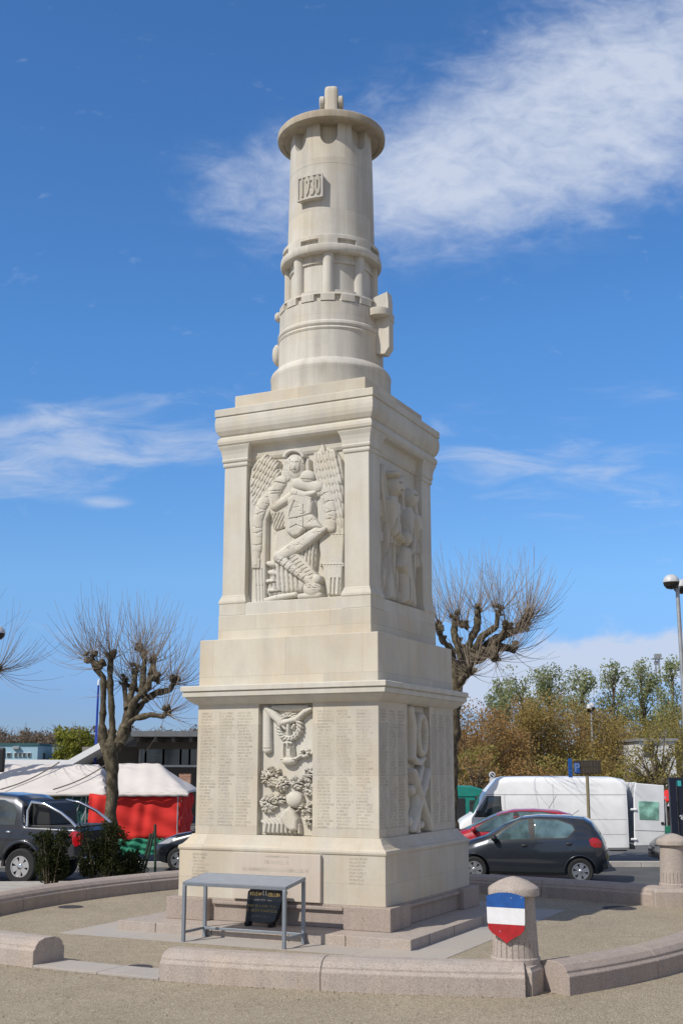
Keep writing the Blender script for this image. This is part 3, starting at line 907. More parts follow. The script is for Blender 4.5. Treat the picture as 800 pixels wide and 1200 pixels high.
NP = 1.6135
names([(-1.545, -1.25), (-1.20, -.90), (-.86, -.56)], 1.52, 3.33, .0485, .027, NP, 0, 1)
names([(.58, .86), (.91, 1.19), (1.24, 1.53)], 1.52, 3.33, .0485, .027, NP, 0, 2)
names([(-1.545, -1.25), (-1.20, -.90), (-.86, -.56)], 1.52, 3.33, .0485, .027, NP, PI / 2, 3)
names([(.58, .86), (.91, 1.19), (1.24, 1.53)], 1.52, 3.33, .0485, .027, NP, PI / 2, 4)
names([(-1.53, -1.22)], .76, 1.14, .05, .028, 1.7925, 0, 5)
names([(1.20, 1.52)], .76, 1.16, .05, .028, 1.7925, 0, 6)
# dedication slab on the base
MB().box((-.005, -1.80, .835), (1.51, .09, .685)).build('dedication_slab', stone('pinkish_slab', (.575, .51, .44), (.56, .48, .405), (.55, .51, .47), None, streak=.2), mon, bevel=.006)
dm = MB(); rg = random.Random(9)
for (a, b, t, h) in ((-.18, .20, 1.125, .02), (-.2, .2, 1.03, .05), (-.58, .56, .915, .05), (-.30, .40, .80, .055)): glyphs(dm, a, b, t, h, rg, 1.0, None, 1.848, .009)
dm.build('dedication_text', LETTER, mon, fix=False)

# =================================================================== GROUND
def sheet(name, poly, z, mat, skirt=0.0):
    m = MB()
    if skirt: m.prism(poly, z - skirt, z)
    else: m.faces([(x, y, z) for x, y in poly], [tuple(range(len(poly)))])
    return tag(m.build(name, mat, fix=bool(skirt)), kind='structure')


sheet('ground', [(-900, -200), (900, -200), (900, 1500), (-900, 1500)], -.60, simple('field_grass', (.075, .085, .035), .95, var=.35, scale=.05))
sheet('road', [(-90, -4), (90, -4), (90, 12.2), (-90, 12.2)], ROAD, ASPHALT, .1)
sheet('market_square', [(-90, 12.38), (90, 12.38), (90, 64), (-90, 64)], SQUARE, SQUARE_ASPHALT, .3)
kb = MB()
for i in range(60):
    kb.box((-45 + i * 1.5, 12.29, -.16), (1.49, .18, .30))
tag(kb.build('kerb', KERB, bevel=.012), kind='structure')


def arc_pts(side, R_, C_, a0, a1, n):
    """points of an arc bulging outward on one side of the square: side 0 front, 1 right, 2 back, 3 left"""
    out = []
    for k in range(n + 1):
        s = a0 + (a1 - a0) * k / n
        d = -C_ + math.sqrt(R_ * R_ - s * s)
        x, y = {0: (s, -d), 1: (d, s), 2: (-s, d), 3: (-d, -s)}[side]
        out.append((x, y))
    return out


SIDE = {0: (13.65, 7.85), 1: (9.95, 3.57), 2: (13.65, 8.0), 3: (11.65, 5.6)}
plaza = []
for side in (1, 2, 3):
    Rr, Cc = SIDE[side]
    plaza += [tuple(loc2w(x, y)[:2]) for x, y in arc_pts(side, Rr - .2, Cc, -4.7, 4.7, 16)]
# gravel inside the walls and over the whole foreground
sheet('gravel_court', plaza + [tuple(loc2w(x, y)[:2]) for x, y in arc_pts(0, 13.45, 7.85, -4.7, 4.7, 16)], 0.0, GRAVEL, .3)
sheet('gravel_forecourt', [(-60, -80), (60, -80), (60, .5), (7.2, 1.2), (5.6, -2.5), (2.2, -6.0), (-1, -5.6), (-5.5, -3.2), (-6.4, -1.6), (-7.2, -.2), (-60, -1.5)], -.004, GRAVEL, .3)
sheet('pavement', [(-60, -1.5), (-7.2, -.2), (-5.9, 2.4), (-5.0, 4.2), (-3.4, 5.9), (-1.8, 7.0), (4.2, 5.2), (6.6, 3.0), (7.2, 1.2), (60, .5), (60, 4.2), (8, 4.4), (4.4, 6.2), (-1.8, 7.4), (-5.0, 7.2), (-60, 4.2)], -.03, KERB, .2)
pv = MB().prism([tuple(p) for p in ((-3.06, -3.10), (3.10, -3.10), (3.10, 3.06), (-3.06, 3.06))], -.05, .006)
o = pv.build('paving_apron', PAVING, bevel=.004); o.rotation_euler = (0, 0, ROT); tag(o, kind='structure')

# =================================================================== LOW CURVED WALLS
PROF = [(0, -.05), (0, .195), (.035, .225), (.035, .25), (.09, .305), (.19, .335), (.36, .335), (.46, .305), (.515, .25), (.515, .225), (.55, .195), (.55, -.05)]


def low_wall(name, label, side, a0, a1, joints, mat, group='low walls round the memorial'):
    Rr, Cc = SIDE[side]
    m = MB(); cuts = [a0] + joints + [a1]
    for i in range(len(cuts) - 1):
        b0, b1 = cuts[i] + (.004 if i else 0), cuts[i + 1] - (.004 if i < len(cuts) - 2 else 0)
        n = max(3, int((b1 - b0) / .25)); rings = []
        for k in range(n + 1):
            s = b0 + (b1 - b0) * k / n
            ring = []
            for d, z in PROF:
                q = Rr - d; th = math.asin(s / Rr)
                sx, dd = q * math.sin(th), -Cc + q * math.cos(th)
                x, y = {0: (sx, -dd), 1: (dd, sx), 2: (-sx, dd), 3: (-dd, -sx)}[side]
                ring.append((x, y, z))
            rings.append(ring)
        m.loft(rings)
    # a narrow dark core shows in the open joints
    core = []
    for s in np.linspace(a0 + .02, a1 - .02, 24):
        th = math.asin(s / Rr); ring = []
        for d, z in ((.012, -.04), (.012, .19), (.05, .235), (.11, .295), (.27, .322), (.44, .295), (.5, .235), (.538, .19), (.538, -.04)):
            q = Rr - d; sx, dd = q * math.sin(th), -Cc + q * math.cos(th)
            x, y = {0: (sx, -dd), 1: (dd, sx), 2: (-sx, dd), 3: (-dd, -sx)}[side]
            ring.append((x, y, z))
        core.append(ring)
    o = m.build(name, mat, bevel=.008); o.rotation_euler = (0, 0, ROT)
    c = MB().loft(core).build('mortar_joint', DARK_JOINT, o)
    tag(o, label, 'low wall', group)
    return o


DARK_JOINT = bpy.data.materials['dark_joint']
low_wall('low_stone_wall', 'pale granite low wall across the front, between the entrance gap and the shield bollard', 0, .60, 4.83, [2.62], GRANITE_PALE)
low_wall('low_stone_wall', 'short low wall with a rounded dark end beside the entrance sill', 0, -4.65, -1.34, [-3.3], GRANITE_PALE)
low_wall('low_stone_wall', 'curved low wall running from the shield bollard off to the right edge', 1, -4.62, 4.2, [-3.05, -1.2, .7, 2.5], GRANITE)
low_wall('low_stone_wall', 'low wall behind the memorial in front of the parked grey hatchback', 2, -4.72, 4.6, [-2.2, -.3, 1.6, 3.2], GRANITE)
low_wall('low_stone_wall', 'low wall in front of the dark shrubs and the pickup truck', 3, -4.6, 4.4, [-2.6, -.75, 1.15, 2.9], GRANITE)
sl = MB()
for a0, a1 in ((-1.335, -.30), (-.292, .595)):
    rings = []
    for s in np.linspace(a0, a1, 5):
        th = math.asin(s / 13.65)
        rings.append([((13.65 - d) * math.sin(th), 7.85 - (13.65 - d) * math.cos(th), z) for d, z in ((0, -.05), (0, .03), (.55, .03), (.55, -.05))])
    sl.loft(rings)
o = sl.build('entrance_sill', PAVING, bevel=.006); o.rotation_euler = (0, 0, ROT)
tag(o, 'flat grey stone sill in the gap of the front wall', 'sill')


def manhole(p, label, r):
    m = MB().lathe([(r, -.02), (r, .008), (r * .93, .012), (r * .92, .007), (0.01, .007)], n=40)
    for i in range(-3, 4):
        w = math.sqrt(max(0, (r * .85) ** 2 - (i * r * .25) ** 2))
        m.box((0, i * r * .25, .009), (2 * w, .02, .008))
    o = m.build('manhole_cover', IRON); o.location = p
    tag(o, label, 'manhole cover', 'round iron covers in the gravel')


manhole(on_ground(725, 1064.5), 'round iron cover in the gravel near the plain bollard', .30)
manhole(on_ground(163, 1133.5), 'dark iron cover beside the entrance sill', .17)
manhole(on_ground(83, 1063), 'small iron cover in the gravel below the shrubs', .22)


# =================================================================== BOLLARDS
def bollard(loc, label, rz, pl=.31):
    root = thing('stone_bollard', label, 'bollard', loc, rz, 'stone bollards at the corners of the low wall')
    MB().square([(pl, -.05), (pl, .24), (pl - .015, .26), (pl - .03, .285), (.285, .29)]).build('plinth', GRANITE_PALE, root, bevel=.012)
    n = 144
    fl = lambda a: abs(periodic(a, 24, 0)) < R(1.1)
    rad = lambda z: .268 - (z - .29) * .045
    rings = [(.285, lambda a: .282), (.345, lambda a: .282), (.36, lambda a: .272), (.362, lambda a: rad(.36) - (.014 if fl(a) else 0)), (.52, lambda a: rad(.52) - (.014 if fl(a) else 0)), (.545, lambda a: rad(.545)),
             (1.03, lambda a: rad(1.03))]
    sh = polar(rings, n=288)
    sh.build('shaft', GRANITE_PALE, root, smooth=30)
    MB().lathe([(.22, 1.02), (.285, 1.025), (.293, 1.035), (.293, 1.10), (.285, 1.115), (.25, 1.14), (.17, 1.185), (.08, 1.22), (.01, 1.235)], n=64).build('cap', GRANITE_PALE, root, smooth=35)
    return root


b1 = bollard((2.125, -6.06, 0), 'stone bollard bearing a blue, white and red shield', R(-30))
b2 = bollard((6.30, 2.15, .03), 'plain stone bollard by the right edge, in front of a navy panel', R(-4), .46)
# the tricolour shield
SH = R(-27)
shm = Matrix.Rotation(SH, 4, 'Z')
wS, zt, zb = .225, 1.035, .53
def outline(n=14):
    top = [(wS * math.sin(t) / math.sin(.6), zt - .0 + .045 * (math.cos(t) - math.cos(.6)) / (1 - math.cos(.6))) for t in np.linspace(-.6, .6, n)]
    r = [(wS, .90), (wS * .985, .76), (wS * .93, .68), (wS * .75, .635), (wS * .45, .60), (wS * .2, .565), (0, zb)]
    l = [(-x, z) for x, z in reversed(r[:-1])]
    return top + r + l
ol = outline()
shroot = thing('tricolour_shield', 'metal shield in blue, white and red bands fixed to the bollard', 'shield', (2.125, -6.06, 0))
def clip_band(z0, z1):
    def cl(poly, z, keep_above):
        out = []
        for i in range(len(poly)):
            a, b = poly[i], poly[(i + 1) % len(poly)]
            ia, ib = (a[1] >= z) == keep_above, (b[1] >= z) == keep_above
            if ia: out.append(a)
            if ia != ib:
                t = (z - a[1]) / (b[1] - a[1]); out.append((a[0] + (b[0] - a[0]) * t, z))
        return out
    return cl(cl(ol, z0, True), z1, False)
for nm, z0, z1, mt in (('blue_band', .915, 1.2, BLUE_P), ('white_band', .735, .914, WHITE_P), ('red_band', .3, .734, RED_P)):
    m = MB(); m.extrude(clip_band(z0, z1), -.302, -.29, shm.to_3x3())
    m.build(nm, mt, shroot)
m = MB(); m.extrude([(x * .99, .78 + (z - .78) * .99) for x, z in ol], -.290, -.286, shm.to_3x3())
for z in (.68, .92): m.box(shm.to_3x3() @ Vector((0, -.268, z)), (.10, .05, .05), SH)
m.build('back_plate', IRON, shroot)
for x, z in ((.07, 1.02), (.19, 1.06 - .03), (-.07, .655)):
    MB().lathe([(.0085, 0), (.007, .004), (.001, .006)], n=10, M=shm.to_3x3() @ Matrix.Rotation(PI / 2, 3, 'X'), c=shm.to_3x3() @ Vector((x, -.302, z))).build('rivet', CHROME, shroot)

# =================================================================== STEEL TABLE AND BLACK PLAQUE
tb = thing('steel_table', 'grey steel stand with a sloping slotted top in front of the memorial', 'table', loc2w(-.02, -2.77, .006), ROT)
L, Dp, Ht = 1.70, .62, .82
TILT = R(8)
def tilt(m, name, mat, **k):
    o = m.build(name, mat, tb, **k); o.location = (0, -Dp / 2, Ht); o.rotation_euler = (TILT, 0, 0); return o
m = MB(); n = 36
for i in range(n): m.box((-L / 2 + .05 + (L - .1) * i / (n - 1), Dp / 2, -.004), (.021, Dp - .07, .012))
for y in (.1, .2, .3, .4, .5): m.box((0, y, -.020), (L - .08, .012, .008))
tilt(m, 'slotted_top', simple('zinc_grille', (.58, .62, .68), .45, metal=.2, var=.06))
m = MB(); m.box((0, Dp / 2, -.034), (L - .082, Dp - .082, .004)); tilt(m, 'slot_shade_sheet', simple('slot_shade_dark', (.13, .15, .18), .6))  # added dark sheet standing in for the shade between the slats
m = MB()
for y in (.02, Dp - .02): m.box((0, y, -.02), (L, .04, .05))
for x in (-L / 2 + .02, L / 2 - .02): m.box((x, Dp / 2, -.02), (.04, Dp - .082, .05))
tilt(m, 'top_frame', TABLE_METAL, bevel=.004)
for x in (-1, 1):
    for y in (-1, 1):
        hh = Ht - .046 + (math.sin(TILT) * (Dp - .05) if y > 0 else .004)
        MB().box((x * (L / 2 - .025), y * (Dp / 2 - .025), hh / 2), (.048, .048, hh)).build('leg', TABLE_METAL, tb, bevel=.004)
m = MB()
for x in (-1, 1): m.box((x * (L / 2 - .025), 0, .13), (.036, Dp - .1, .036))
m.box((0, Dp / 2 - .06, .13), (L - .09, .036, .036))
m.build('stretcher', TABLE_METAL, tb, bevel=.004)

pk = thing('memorial_plaque', 'black marble plaque with worn gold lettering leaning on the memorial step', 'plaque', loc2w(-.09, -2.10, .147), ROT)
lean = R(-9)
LM = Matrix.Rotation(lean, 3, 'X')
m = MB(); m.extrude([(-.27, .06), (.20, .06), (.235, .10), (.36, .50), (.34, .53), (-.22, .53), (-.27, .48)], -.04, .06, LM)
m.build('slab', BLACK_MARBLE, pk, bevel=.004)
for x in (-.22, .18):
    MB().box((x, -.02, .032), (.07, .12, .07)).build('foot', BLACK_MARBLE, pk, bevel=.004)
rg = random.Random(21)
def engraved(rows, mat, nm):
    m = MB(); hold = MB()
    for (a, b, t, h, w) in rows:
        tmp = MB(); glyphs(tmp, a, b, t, h, rg, 1.0, None, .043, w)
        for f in tmp.bm.faces: m.faces([LM @ v.co for v in f.verts], [tuple(range(len(f.verts)))])
        tmp.bm.free()
    hold.bm.free(); m.build(nm, mat, pk, fix=False)
engraved([(-.22, -.02, .435, .042, .008), (.09, .27, .43, .045, .008), (-.25, .24, .27, .032, .006), (-.27, .26, .205, .034, .006)], GOLD, 'gold_lettering')
engraved([(.0, .08, .445, .06, .012), (-.15, .15, .35, .03, .006), (-.16, .14, .125, .028, .007)], FAINT, 'pale_lettering')

# loose grit lying on the gravel
rg = random.Random(77); gp = []
for _ in range(2600):
    x, y = rg.uniform(-6, 6), rg.uniform(-12.5, -4.6)
    l = (x * E1[0] + y * E1[1], x * E2[0] + y * E2[1])
    if l[1] < -(-7.85 + math.sqrt(max(0, 13.75 ** 2 - l[0] ** 2))) and not (x > 1.6 and y > -6.9) and not (x > 2 and y > -2.2 * x - 1): gp.append((x, y, .004))
for k in range(420):
    s_ = rg.uniform(-4.6, 4.6); th = math.asin(s_ / 13.7); p = loc2w(13.7 * math.sin(th), 7.85 - (13.68 + abs(rg.gauss(0, .05))) * math.cos(th))
    gp.append((p.x, p.y, .004))
o = link('grit', leaf_mesh('grit', np.array(gp), .009, .0, 1.2), simple('grit_stone', (.30, .26, .20), .95, var=.55, scale=40), uv=False)
tag(o, kind='stuff'); o['label'] = 'loose grit scattered over the gravel forecourt'

# =================================================================== VEHICLES
class Body:
    """car body lofted from a side profile: x forward, y left, z up, wheels on z = 0"""
    def __init__(self, top, belt, bot, width, tumble=.30, smooth=.05, n=110, shoulder=.03):
        self.x0, self.x1 = top[0][0], top[-1][0]
        self.xs = np.linspace(self.x0, self.x1, n)
        def sm(pts, s=smooth):
            xx = np.linspace(self.x0, self.x1, 600); v = np.interp(xx, [p[0] for p in pts], [p[1] for p in pts])
            k = max(1, int(s / ((self.x1 - self.x0) / 600))); ker = np.hanning(2 * k + 3)[1:-1]; ker /= ker.sum()
            vp = np.pad(v, k, mode='edge'); return xx, np.convolve(vp, ker, 'valid')
        self.T, self.B, self.Z0, self.W = sm(top), sm(belt), sm(bot, .03), sm(width, .1)
        self.tumble, self.sh = tumble, shoulder

    def f(self, tab, x): return float(np.interp(x, tab[0], tab[1]))

    def section(self, x):
        zt, zb, w = self.f(self.T, x), self.f(self.Z0, x), self.f(self.W, x)
        zl = min(self.f(self.B, x), zt - .035); h = zt - zl
        ins = self.tumble * h; rc = min(.10, h * .45); ws = w - self.sh
        wr = ws - ins
        p = [(0, zb), (w * .88, zb), (w * .965, zb + .07), (w * .995, zb + .4 * (zl - zb)), (w, zb + .62 * (zl - zb)), (w * .992, zl - .05), (ws, zl)]
        for t in (.3, .6, .85): p.append((ws - ins * t ** 1.25, zl + (h - rc) * t))
        p += [(wr - .01, zt - rc), (wr - .05, zt - rc * .42), (wr - .14, zt - rc * .10), (wr * .5, zt + .005), (0, zt + .012)]
        return p

    def y_at(self, x, z):
        s = self.section(x)[1:12]; return float(np.interp(z, [q[1] for q in s], [q[0] for q in s]))

    def z_at(self, x, y):
        s = self.section(x)[8:][::-1]; return float(np.interp(abs(y), [q[0] for q in s], [q[1] for q in s]))

    def mesh(self, name, mat, parent, wells):
        rings = []
        for x in self.xs:
            s = self.section(x)
            rings.append([(x, y, z) for y, z in s] + [(x, -y, z) for y, z in s[-2:0:-1]])
        bm = MB().loft(rings); o = bm.build(name, mat, parent)
        for wx, wz, wr_ in wells:
            c = MB().lathe([(wr_, -1.2), (wr_, -.48)], n=40, M=Matrix.Rotation(PI / 2, 3, 'X')).lathe([(wr_, .48), (wr_, 1.2)], n=40, M=Matrix.Rotation(PI / 2, 3, 'X')).mesh('cut')
            c.transform(Matrix.Translation((wx, 0, wz)))
            co = bpy.data.objects.new('cut', c); COL.objects.link(co)
            md = o.modifiers.new('well', 'BOOLEAN'); md.operation = 'DIFFERENCE'; md.object = co; md.solver = 'EXACT'
            oldp = o.parent; o.parent = None
            bpy.context.view_layer.update()
            me = bpy.data.meshes.new_from_object(o.evaluated_get(bpy.context.evaluated_depsgraph_get()))
            o.modifiers.clear(); o.data = me; o.parent = oldp
            bpy.data.objects.remove(co)
        o.data.shade_smooth(); o.data.set_sharp_from_angle(angle=R(32))
        if not o.data.uv_layers: box_uv(o.data)
        return o

    def side(self, poly, sgn=1, eps=.004, nx=22, nz=6):
        """a patch that follows the body side; poly in (x, z)"""
        xs = [p[0] for p in poly]; x0, x1 = min(xs), max(xs); rows = []
        for i in range(nx + 1):
            x = x0 + (x1 - x0) * (i / nx); x = min(max(x, x0 + 1e-4), x1 - 1e-4); hit = []
            for k in range(len(poly)):
                a, b = poly[k], poly[(k + 1) % len(poly)]
                if (a[0] - x) * (b[0] - x) <= 0 and a[0] != b[0]: hit.append(a[1] + (b[1] - a[1]) * (x - a[0]) / (b[0] - a[0]))
            lo, hi = min(hit), max(hit)
            rows.append([(x, sgn * (self.y_at(x, lo + (hi - lo) * j / nz) + eps), lo + (hi - lo) * j / nz) for j in range(nz + 1)])
        m = MB(); m.loft(rows, close=False, cap=(False, False)); return m

    def over(self, x0, x1, yf, eps=.005, nx=14, ny=12):
        """a patch on the top surface (windscreen, rear window, bonnet)"""
        rows = []
        for i in range(nx + 1):
            x = x0 + (x1 - x0) * i / nx; yw = yf(i / nx)
            rows.append([(x, y, self.z_at(x, y) + eps) for y in np.linspace(-yw, yw, ny + 1)])
        m = MB(); m.loft(rows, close=False, cap=(False, False)); return m


def line_patch(body, pts, w=.008, sgn=1, eps=.003):
    m = MB()
    for (xa, za), (xb, zb) in zip(pts[:-1], pts[1:]):
        L = math.hypot(xb - xa, zb - za); nx, nz = -(zb - za) / L * w / 2, (xb - xa) / L * w / 2
        k = max(2, int(L / .06)); rings = []
        for i in range(k + 1):
            x, z = xa + (xb - xa) * i / k, za + (zb - za) * i / k
            rings.append([(x + nx, sgn * (body.y_at(x + nx, z + nz) + eps), z + nz), (x - nx, sgn * (body.y_at(x - nx, z - nz) + eps), z - nz)])
        m.loft(rings, close=False, cap=(False, False))
    return m


def wheel(parent, x, y, r, w, rim_mat, spokes, sgn, hub=.64):
    MX = Matrix.Rotation(-sgn * PI / 2, 3, 'X')      # lathe axis -> outward y
    t = MB().lathe([(r * .62, -w / 2), (r * .9, -w / 2), (r * .975, -w * .42), (r, -w * .25), (r, w * .25), (r * .975, w * .42), (r * .9, w / 2), (r * hub * 1.02, w * .46), (r * hub, w * .30)], n=48, M=MX, cap=(True, False))
    o = t.build('wheel', RUBBER, parent, smooth=40); o.location = (x, y, r)
    d = MB().lathe([(r * hub * 1.02, w * .30), (r * hub * .9, w * .24), (.02, w * .20)], n=40, M=MX, cap=(False, True)).build('rim_well', DARK_PLASTIC, o)
    m = MB()
    rimp = [(r * hub * 1.03, w * .30), (r * hub * 1.02, w * .47), (r * hub * .90, w * .47), (r * hub * .87, w * .32)]
    m.lathe(rimp, n=48, M=MX, cap=(False, False))
    m.lathe([(r * .15, w * .2), (r * .15, w * .45), (r * .12, w * .48)], n=20, M=MX)
    for k in range(spokes):
        a = 2 * PI * k / spokes + .3
        ca, sa = math.cos(a), math.sin(a); wi, wo = r * .10, r * .62 / spokes * 1.9
        pts = [(r * .1, -wi), (r * hub * .95, -wo), (r * hub * .95, wo), (r * .1, wi)]
        ring = lambda z: [MX @ Vector((p * ca - q * sa, p * sa + q * ca, z)) for p, q in pts]
        m.loft([ring(w * .28), ring(w * .42)])
    m.build('rim', rim_mat, o, smooth=35)
    return o


def mirror_(parent, body, x, z, sgn, mat):
    y = sgn * (body.y_at(x, z))
    m = MB(); m.blob((x, y + sgn * .12, z + .05), .10, 2, 0, (.7, 1.05, .75)); m.box((x, y + sgn * .03, z), (.07, .12, .04))
    m.build('wing_mirror', mat, parent, smooth=60)


def add_side_set(root, body, panes, seams, handles, gmat, sides=(1, -1), pillar=None):
    for s in sides:
        if pillar:
            for p in pillar: body.side(p, s, .003).build('window_surround', DARK_PLASTIC, root, smooth=60)
        for p in panes: body.side(p, s, .006).build('side_window', gmat, root, smooth=60)
        m = MB(); m.bm.free(); m = line_patch(body, seams[0], sgn=s)
        for q in seams[1:]:
            t = line_patch(body, q, sgn=s)
            for f in t.bm.faces: m.faces([v.co for v in f.verts], [tuple(range(len(f.verts)))])
            t.bm.free()
        m.build('door_gap', DARK_PLASTIC, root)
        for (x, z) in handles:
            h = MB().blob((x, s * (body.y_at(x, z) + .008), z), .05, 2, 0, (1.5, .45, .55)); h.build('door_handle', root.get('hm') and None or body.hm, root, smooth=60)


def place(root, rear_px, heading, rear_xy):
    """stand the near rear wheel on a point of the ground"""
    root.rotation_euler = (0, 0, heading)
    c, s = math.cos(heading), math.sin(heading)
    x, y = rear_xy
    root.location = (rear_px.x - (c * x - s * y), rear_px.y - (s * x + c * y), rear_px.z)


# ---- small slate grey hatchback
def hatchback():
    root = thing('parked_car', 'small slate grey hatchback parked behind the low wall', 'car', group='cars parked by the memorial')
    top = [(-1.70, .62), (-1.69, .80), (-1.60, 1.02), (-1.40, 1.33), (-1.22, 1.425), (-.80, 1.46), (-.2, 1.465), (.15, 1.43), (.55, 1.27), (1.0, 1.0), (1.25, .93), (1.5, .84), (1.66, .70), (1.70, .50)]
    belt = [(-1.7, .70), (-1.6, .98), (-1.0, .98), (0, .93), (.9, .87), (1.7, .62)]
    bot = [(-1.7, .34), (-1.5, .22), (-.6, .18), (.6, .18), (1.5, .20), (1.7, .30)]
    wid = [(-1.70, .52), (-1.66, .66), (-1.5, .76), (-1.0, .807), (.6, .807), (1.2, .77), (1.5, .70), (1.66, .58), (1.70, .46)]
    b = Body(top, belt, bot, wid, tumble=.30); b.hm = DARK_PLASTIC
    b.mesh('body', PAINT_GREY, root, [(-1.13, .28, .335), (1.21, .28, .335)])
    panes = [[(.78, .935), (.55, 1.12), (.22, 1.33), (-.02, 1.385), (-.05, .965)], [(-.13, .97), (-.12, 1.385), (-.65, 1.375), (-.98, 1.27), (-1.03, 1.17), (-.86, 1.0)]]
    surr = [[(.86, .915), (.58, 1.14), (.24, 1.36), (-.05, 1.41), (-.65, 1.395), (-1.0, 1.29), (-1.07, 1.16), (-.88, .975), (-.1, .945)]]
    seams = [[(-.09, 1.42), (-.09, .28), (.75, .26), (.86, .5), (.90, .90)], [(-.09, .28), (-.55, .27), (-.72, .5), (-.80, .72), (-1.08, 1.0)], [(1.0, .93), (1.35, .80)]]
    add_side_set(root, b, panes, seams, [(.08, .82), (-.90, .87)], GLASS_LIGHT, pillar=surr)
    b.over(.16, .98, lambda t: .60 + .08 * t).build('windscreen', GLASS_LIGHT, root, smooth=60)
    b.over(-1.585, -1.37, lambda t: .56 - .02 * t).build('rear_window', GLASS, root, smooth=60)
    for s in (1, -1):
        b.side([(-1.52, 1.00), (-1.42, 1.01), (-1.34, .96), (-1.35, .86), (-1.44, .80), (-1.60, .80), (-1.62, .90)], s, .012, nx=12).build('tail_light', LAMP_RED, root, smooth=60)
        b.side([(1.66, .64), (1.52, .76), (1.38, .79), (1.5, .66)], s, .008, nx=10).build('headlight', LAMP_CLEAR, root, smooth=60)
        for x in (-1.13, 1.21):
            wheel(root, x, s * .72, .282, .18, ALLOY, 6, s)
            m = MB()                                     # arch lip
            arc = [(x + .345 * math.cos(t), .28 + .345 * math.sin(t)) for t in np.linspace(.05, PI - .05, 18)]
            pts = [(px, s * (b.y_at(px, max(pz, .2)) + .004), pz) for px, pz in arc]
            m.tube(pts, .012, 6); m.build('arch_lip', PAINT_GREY, root, smooth=60)
        mirror_(root, b, .74, .93, s, DARK_PLASTIC)
    m = MB(); m.box((-1.712, 0, .56), (.02, .52, .11)); m.build('number_plate', PLATE_Y, root)
    m = MB(); m.box((-1.66, 0, .40), (.10, 1.1, .16)); m.build('rear_bumper', DARK_PLASTIC, root, bevel=.03)
    m = MB(); m.tube([(-.95, .2, 1.46), (-1.12, .2, 1.58)], .006, 5); m.build('aerial', DARK_PLASTIC, root)
    return root


A, B = on_ground(680.4, 1036, ROAD), on_ground(558.6, 1033.2, ROAD)
hb = hatchback()
d = B - A
hb.scale = (1.03, 1.03, 1.02); A = on_ground(680.4, 1037, ROAD)
place(hb, A, math.atan2(d.y, d.x), (-1.13 * 1.03, .80 * 1.03))


# ---- red car behind it
def red_car():
    root = thing('parked_car', 'bright red car half hidden behind the grey hatchback', 'car', group='cars parked by the memorial')
    top = [(-1.95, .66), (-1.93, .9), (-1.82, 1.1), (-1.55, 1.34), (-1.2, 1.44), (-.6, 1.475), (-.1, 1.46), (.3, 1.36), (.75, 1.15), (1.15, .97), (1.5, .88), (1.8, .76), (1.93, .62), (1.95, .45)]
    belt = [(-1.95, .8), (-1.7, 1.0), (-.5, .96), (.8, .90), (1.95, .62)]
    bot = [(-1.95, .34), (-1.6, .20), (1.6, .20), (1.95, .30)]
    wid = [(-1.95, .6), (-1.8, .76), (-1.2, .84), (.7, .84), (1.4, .80), (1.8, .66), (1.95, .5)]
    b = Body(top, belt, bot, wid); b.hm = PAINT_RED
    b.mesh('body', PAINT_RED, root, [(-1.22, .3, .35), (1.25, .3, .35)])
    panes = [[(.92, .95), (.62, 1.15), (.2, 1.34), (-.12, 1.40), (-.14, .99)], [(-.22, .99), (-.2, 1.405), (-.8, 1.40), (-1.2, 1.34), (-1.42, 1.2), (-1.3, 1.03)]]
    surr = [[(1.0, .93), (.64, 1.17), (.2, 1.37), (-.2, 1.425), (-.8, 1.42), (-1.24, 1.36), (-1.5, 1.2), (-1.33, 1.0), (-.2, .965)]]
    add_side_set(root, b, panes, [[(-.18, 1.42), (-.18, .3), (.8, .28), (.95, .6), (.98, .92)], [(-.18, .3), (-.7, .3), (-.85, .6), (-1.2, 1.0)]], [(-.05, .86)], GLASS_LIGHT, pillar=surr)
    b.over(.32, 1.1, lambda t: .62 + .08 * t).build('windscreen', GLASS_LIGHT, root, smooth=60)
    b.over(-1.8, -1.5, lambda t: .58).build('rear_window', GLASS, root, smooth=60)
    for s in (1, -1):
        for x in (-1.22, 1.25): wheel(root, x, s * .74, .30, .19, ALLOY, 5, s)
        mirror_(root, b, .90, .96, s, PAINT_RED)
        b.side([(1.85, .70), (1.55, .84), (1.3, .86), (1.5, .70)], s, .008, nx=10).build('headlight', LAMP_CLEAR, root, smooth=60)
        b.side([(-1.88, .92), (-1.7, 1.08), (-1.58, 1.0), (-1.62, .82)], s, .01, nx=10).build('tail_light', LAMP_RED, root, smooth=60)
    m = MB(); m.tube([(-1.0, 0, 1.47), (-1.2, 0, 1.78)], .006, 5); m.build('aerial', DARK_PLASTIC, root)
    return root


rc = red_car()
rc.scale = (1.02, 1.02, 1.05)
P = at(656, 1000, 10.3); place(rc, Vector((P.x, 10.3, ROAD)), PI + R(-7), (-1.22, .82))


